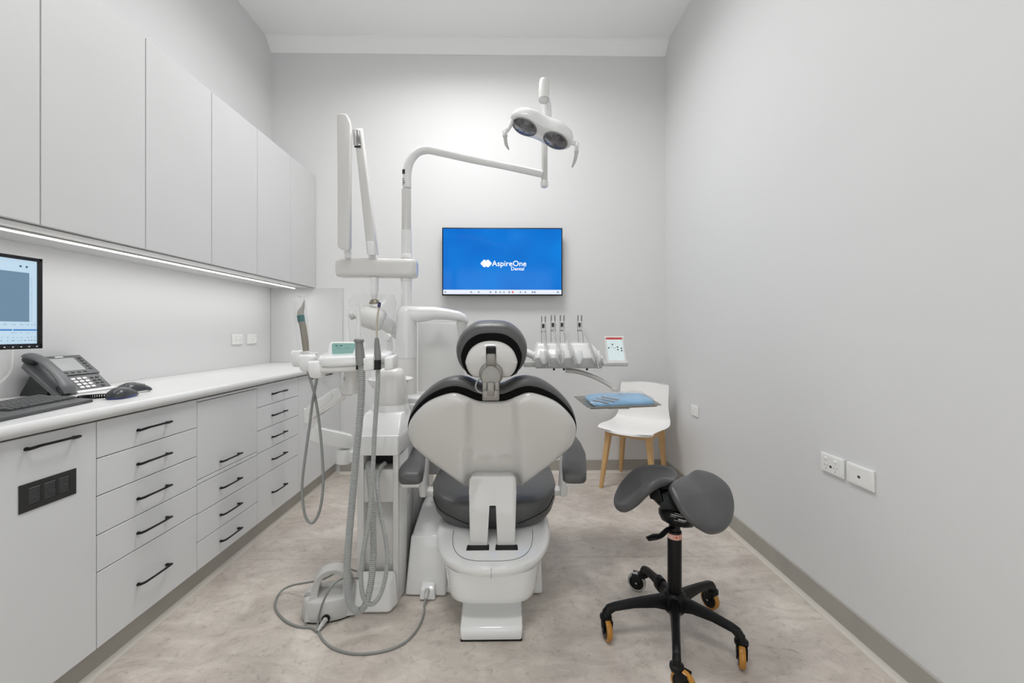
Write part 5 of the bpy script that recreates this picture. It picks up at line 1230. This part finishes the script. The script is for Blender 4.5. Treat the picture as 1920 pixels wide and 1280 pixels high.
# mechanism
b = B()
RM = Matrix.Translation((SXc + .008, SYc - .012, .462)) @ Matrix.Rotation(math.radians(-16), 4, 'X') @ Matrix.Rotation(math.radians(12), 4, 'Y')
rings(b, [sring(0, 0, z, a, c, 2.2, 36) for a, c, z in ((.03, .03, -.038), (.055, .05, -.030), (.070, .062, -.008), (.072, .064, .010), (.066, .058, .020), (.03, .03, .024))]); mech = obj('tilt_mechanism', b, 'black', st, 50, M4=RM)
b = B(); hexa(b, [(0.5426, 1.6, 0.5389), (0.584, 1.57, 0.5366), (0.6301, 1.66, 0.5148), (0.5825, 1.68, 0.5178), (0.5453, 1.62, 0.5778), (0.5673, 1.59, 0.6026), (0.6164, 1.68, 0.5809), (0.5851, 1.7, 0.5635)], .006); hexa(b, [(0.5758, 1.58, 0.5068), (0.6555, 1.57, 0.5006), (0.7099, 1.68, 0.4748), (0.6164, 1.68, 0.4796), (0.583, 1.6, 0.5648), (0.6397, 1.59, 0.5762), (0.6844, 1.68, 0.5595), (0.6164, 1.68, 0.5493)], .008)
tube(b, [(0.5699, 1.62, 0.5512), (0.6187, 1.63, 0.5062), (0.6661, 1.62, 0.4896)], .022, 14, 5); obj('seat_bracket', b, 'black', st, 45)
# printed label on the mechanism (small white lines and a barcode)
def ML(u, v, d):
    a = u / .068; return RM @ Vector((math.sin(a) * (.0725 + d), -math.cos(a) * (.0645 + d), v))
b = B()
def strip_(u0, u1, v0, v1): 
    n_ = max(2, int((u1 - u0) / .006)); R_ = [[ML(u0 + (u1 - u0) * k / n_, v, .0006) for k in range(n_ + 1)] for v in (v0, v1)]; rings(b, R_, False, False, closed=False)
rr = random.Random(9)
for (u0, u1, v, h) in ((-.036, .006, .007, .0014), (-.046, .006, .000, .0024), (-.048, -.028, -.006, .0012), (-.034, .0, -.017, .0012)):
    u = u0
    while u < u1: w = rr.uniform(.002, .004); strip_(u, u + w, v, v + h); u += w + .0012
for k in range(8): strip_(-.020 + k * .0036, -.0176 + k * .0036, -.013, -.0085)
obj('printed_label', b, 'white', mech, 0, kind='stuff')
b = B(); tube(b, [(0.6395, 1.62, 0.4225), (0.6113, 1.6, 0.4238), (0.5816, 1.585, 0.4091), (0.5558, 1.58, 0.4057), (0.5262, 1.575, 0.4004)], [.010, .012, .013, .018, .013], 12, 4, flat=.35); obj('height_lever', b, 'black', st, 50)
# saddle halves
def pillow3(pts, th, dome, rise=None):
    P = closed_smooth([Vector(p) for p in pts], 5); c = sum(P, Vector()) / len(P)
    nrm = Vector()
    for i in range(len(P)): nrm += (P[i - 1] - c).cross(P[i] - c)
    nrm.normalize(); nrm = nrm if nrm.z > 0 else -nrm
    b = B(); R_ = []
    for s, d in [(.55, -th), (.86, -th), (.96, -th * .8), (1.0, -th * .45), (1.0, -th * .15), (.975, th * .12), (.93, th * .26), (.85, th * .26 + dome * .35), (.7, th * .26 + dome * .65), (.5, th * .26 + dome * .85), (.25, th * .26 + dome), (.02, th * .26 + dome)]:
        R_.append([c + (p - c) * s + nrm * d for p in P])
    rings(b, R_); return b, c, nrm
rp = [(0.6156, 1.585, 0.5981), (0.6721, 1.66, 0.5939), (0.7398, 1.73, 0.5846), (0.795, 1.77, 0.5921), (0.8578, 1.77, 0.5795), (0.8962, 1.74, 0.5564), (0.9059, 1.7, 0.5296), (0.8864, 1.64, 0.4964), (0.8479, 1.58, 0.4713), (0.7978, 1.53, 0.4588), (0.7353, 1.49, 0.4646), (0.6831, 1.475, 0.4924), (0.6388, 1.485, 0.5255), (0.6151, 1.51, 0.5643), (0.6099, 1.545, 0.5853)]
b, c, nn = pillow3(rp, .030, .010); obj('saddle_half', b, 'saddle', st, 70)
lp = [(0.6637, 1.66, 0.5918), (0.6978, 1.74, 0.6012), (0.6787, 1.8, 0.5999), (0.616, 1.83, 0.593), (0.5575, 1.82, 0.5804), (0.5032, 1.79, 0.5522), (0.4589, 1.75, 0.52), (0.4308, 1.7, 0.4939), (0.4298, 1.655, 0.4868), (0.4499, 1.615, 0.5011), (0.4815, 1.585, 0.5392), (0.511, 1.565, 0.5823), (0.5545, 1.565, 0.6155), (0.6035, 1.59, 0.6184)]
b, c, nn = pillow3(lp, .028, -.012)
obj('saddle_half', b, 'saddle', st, 70)
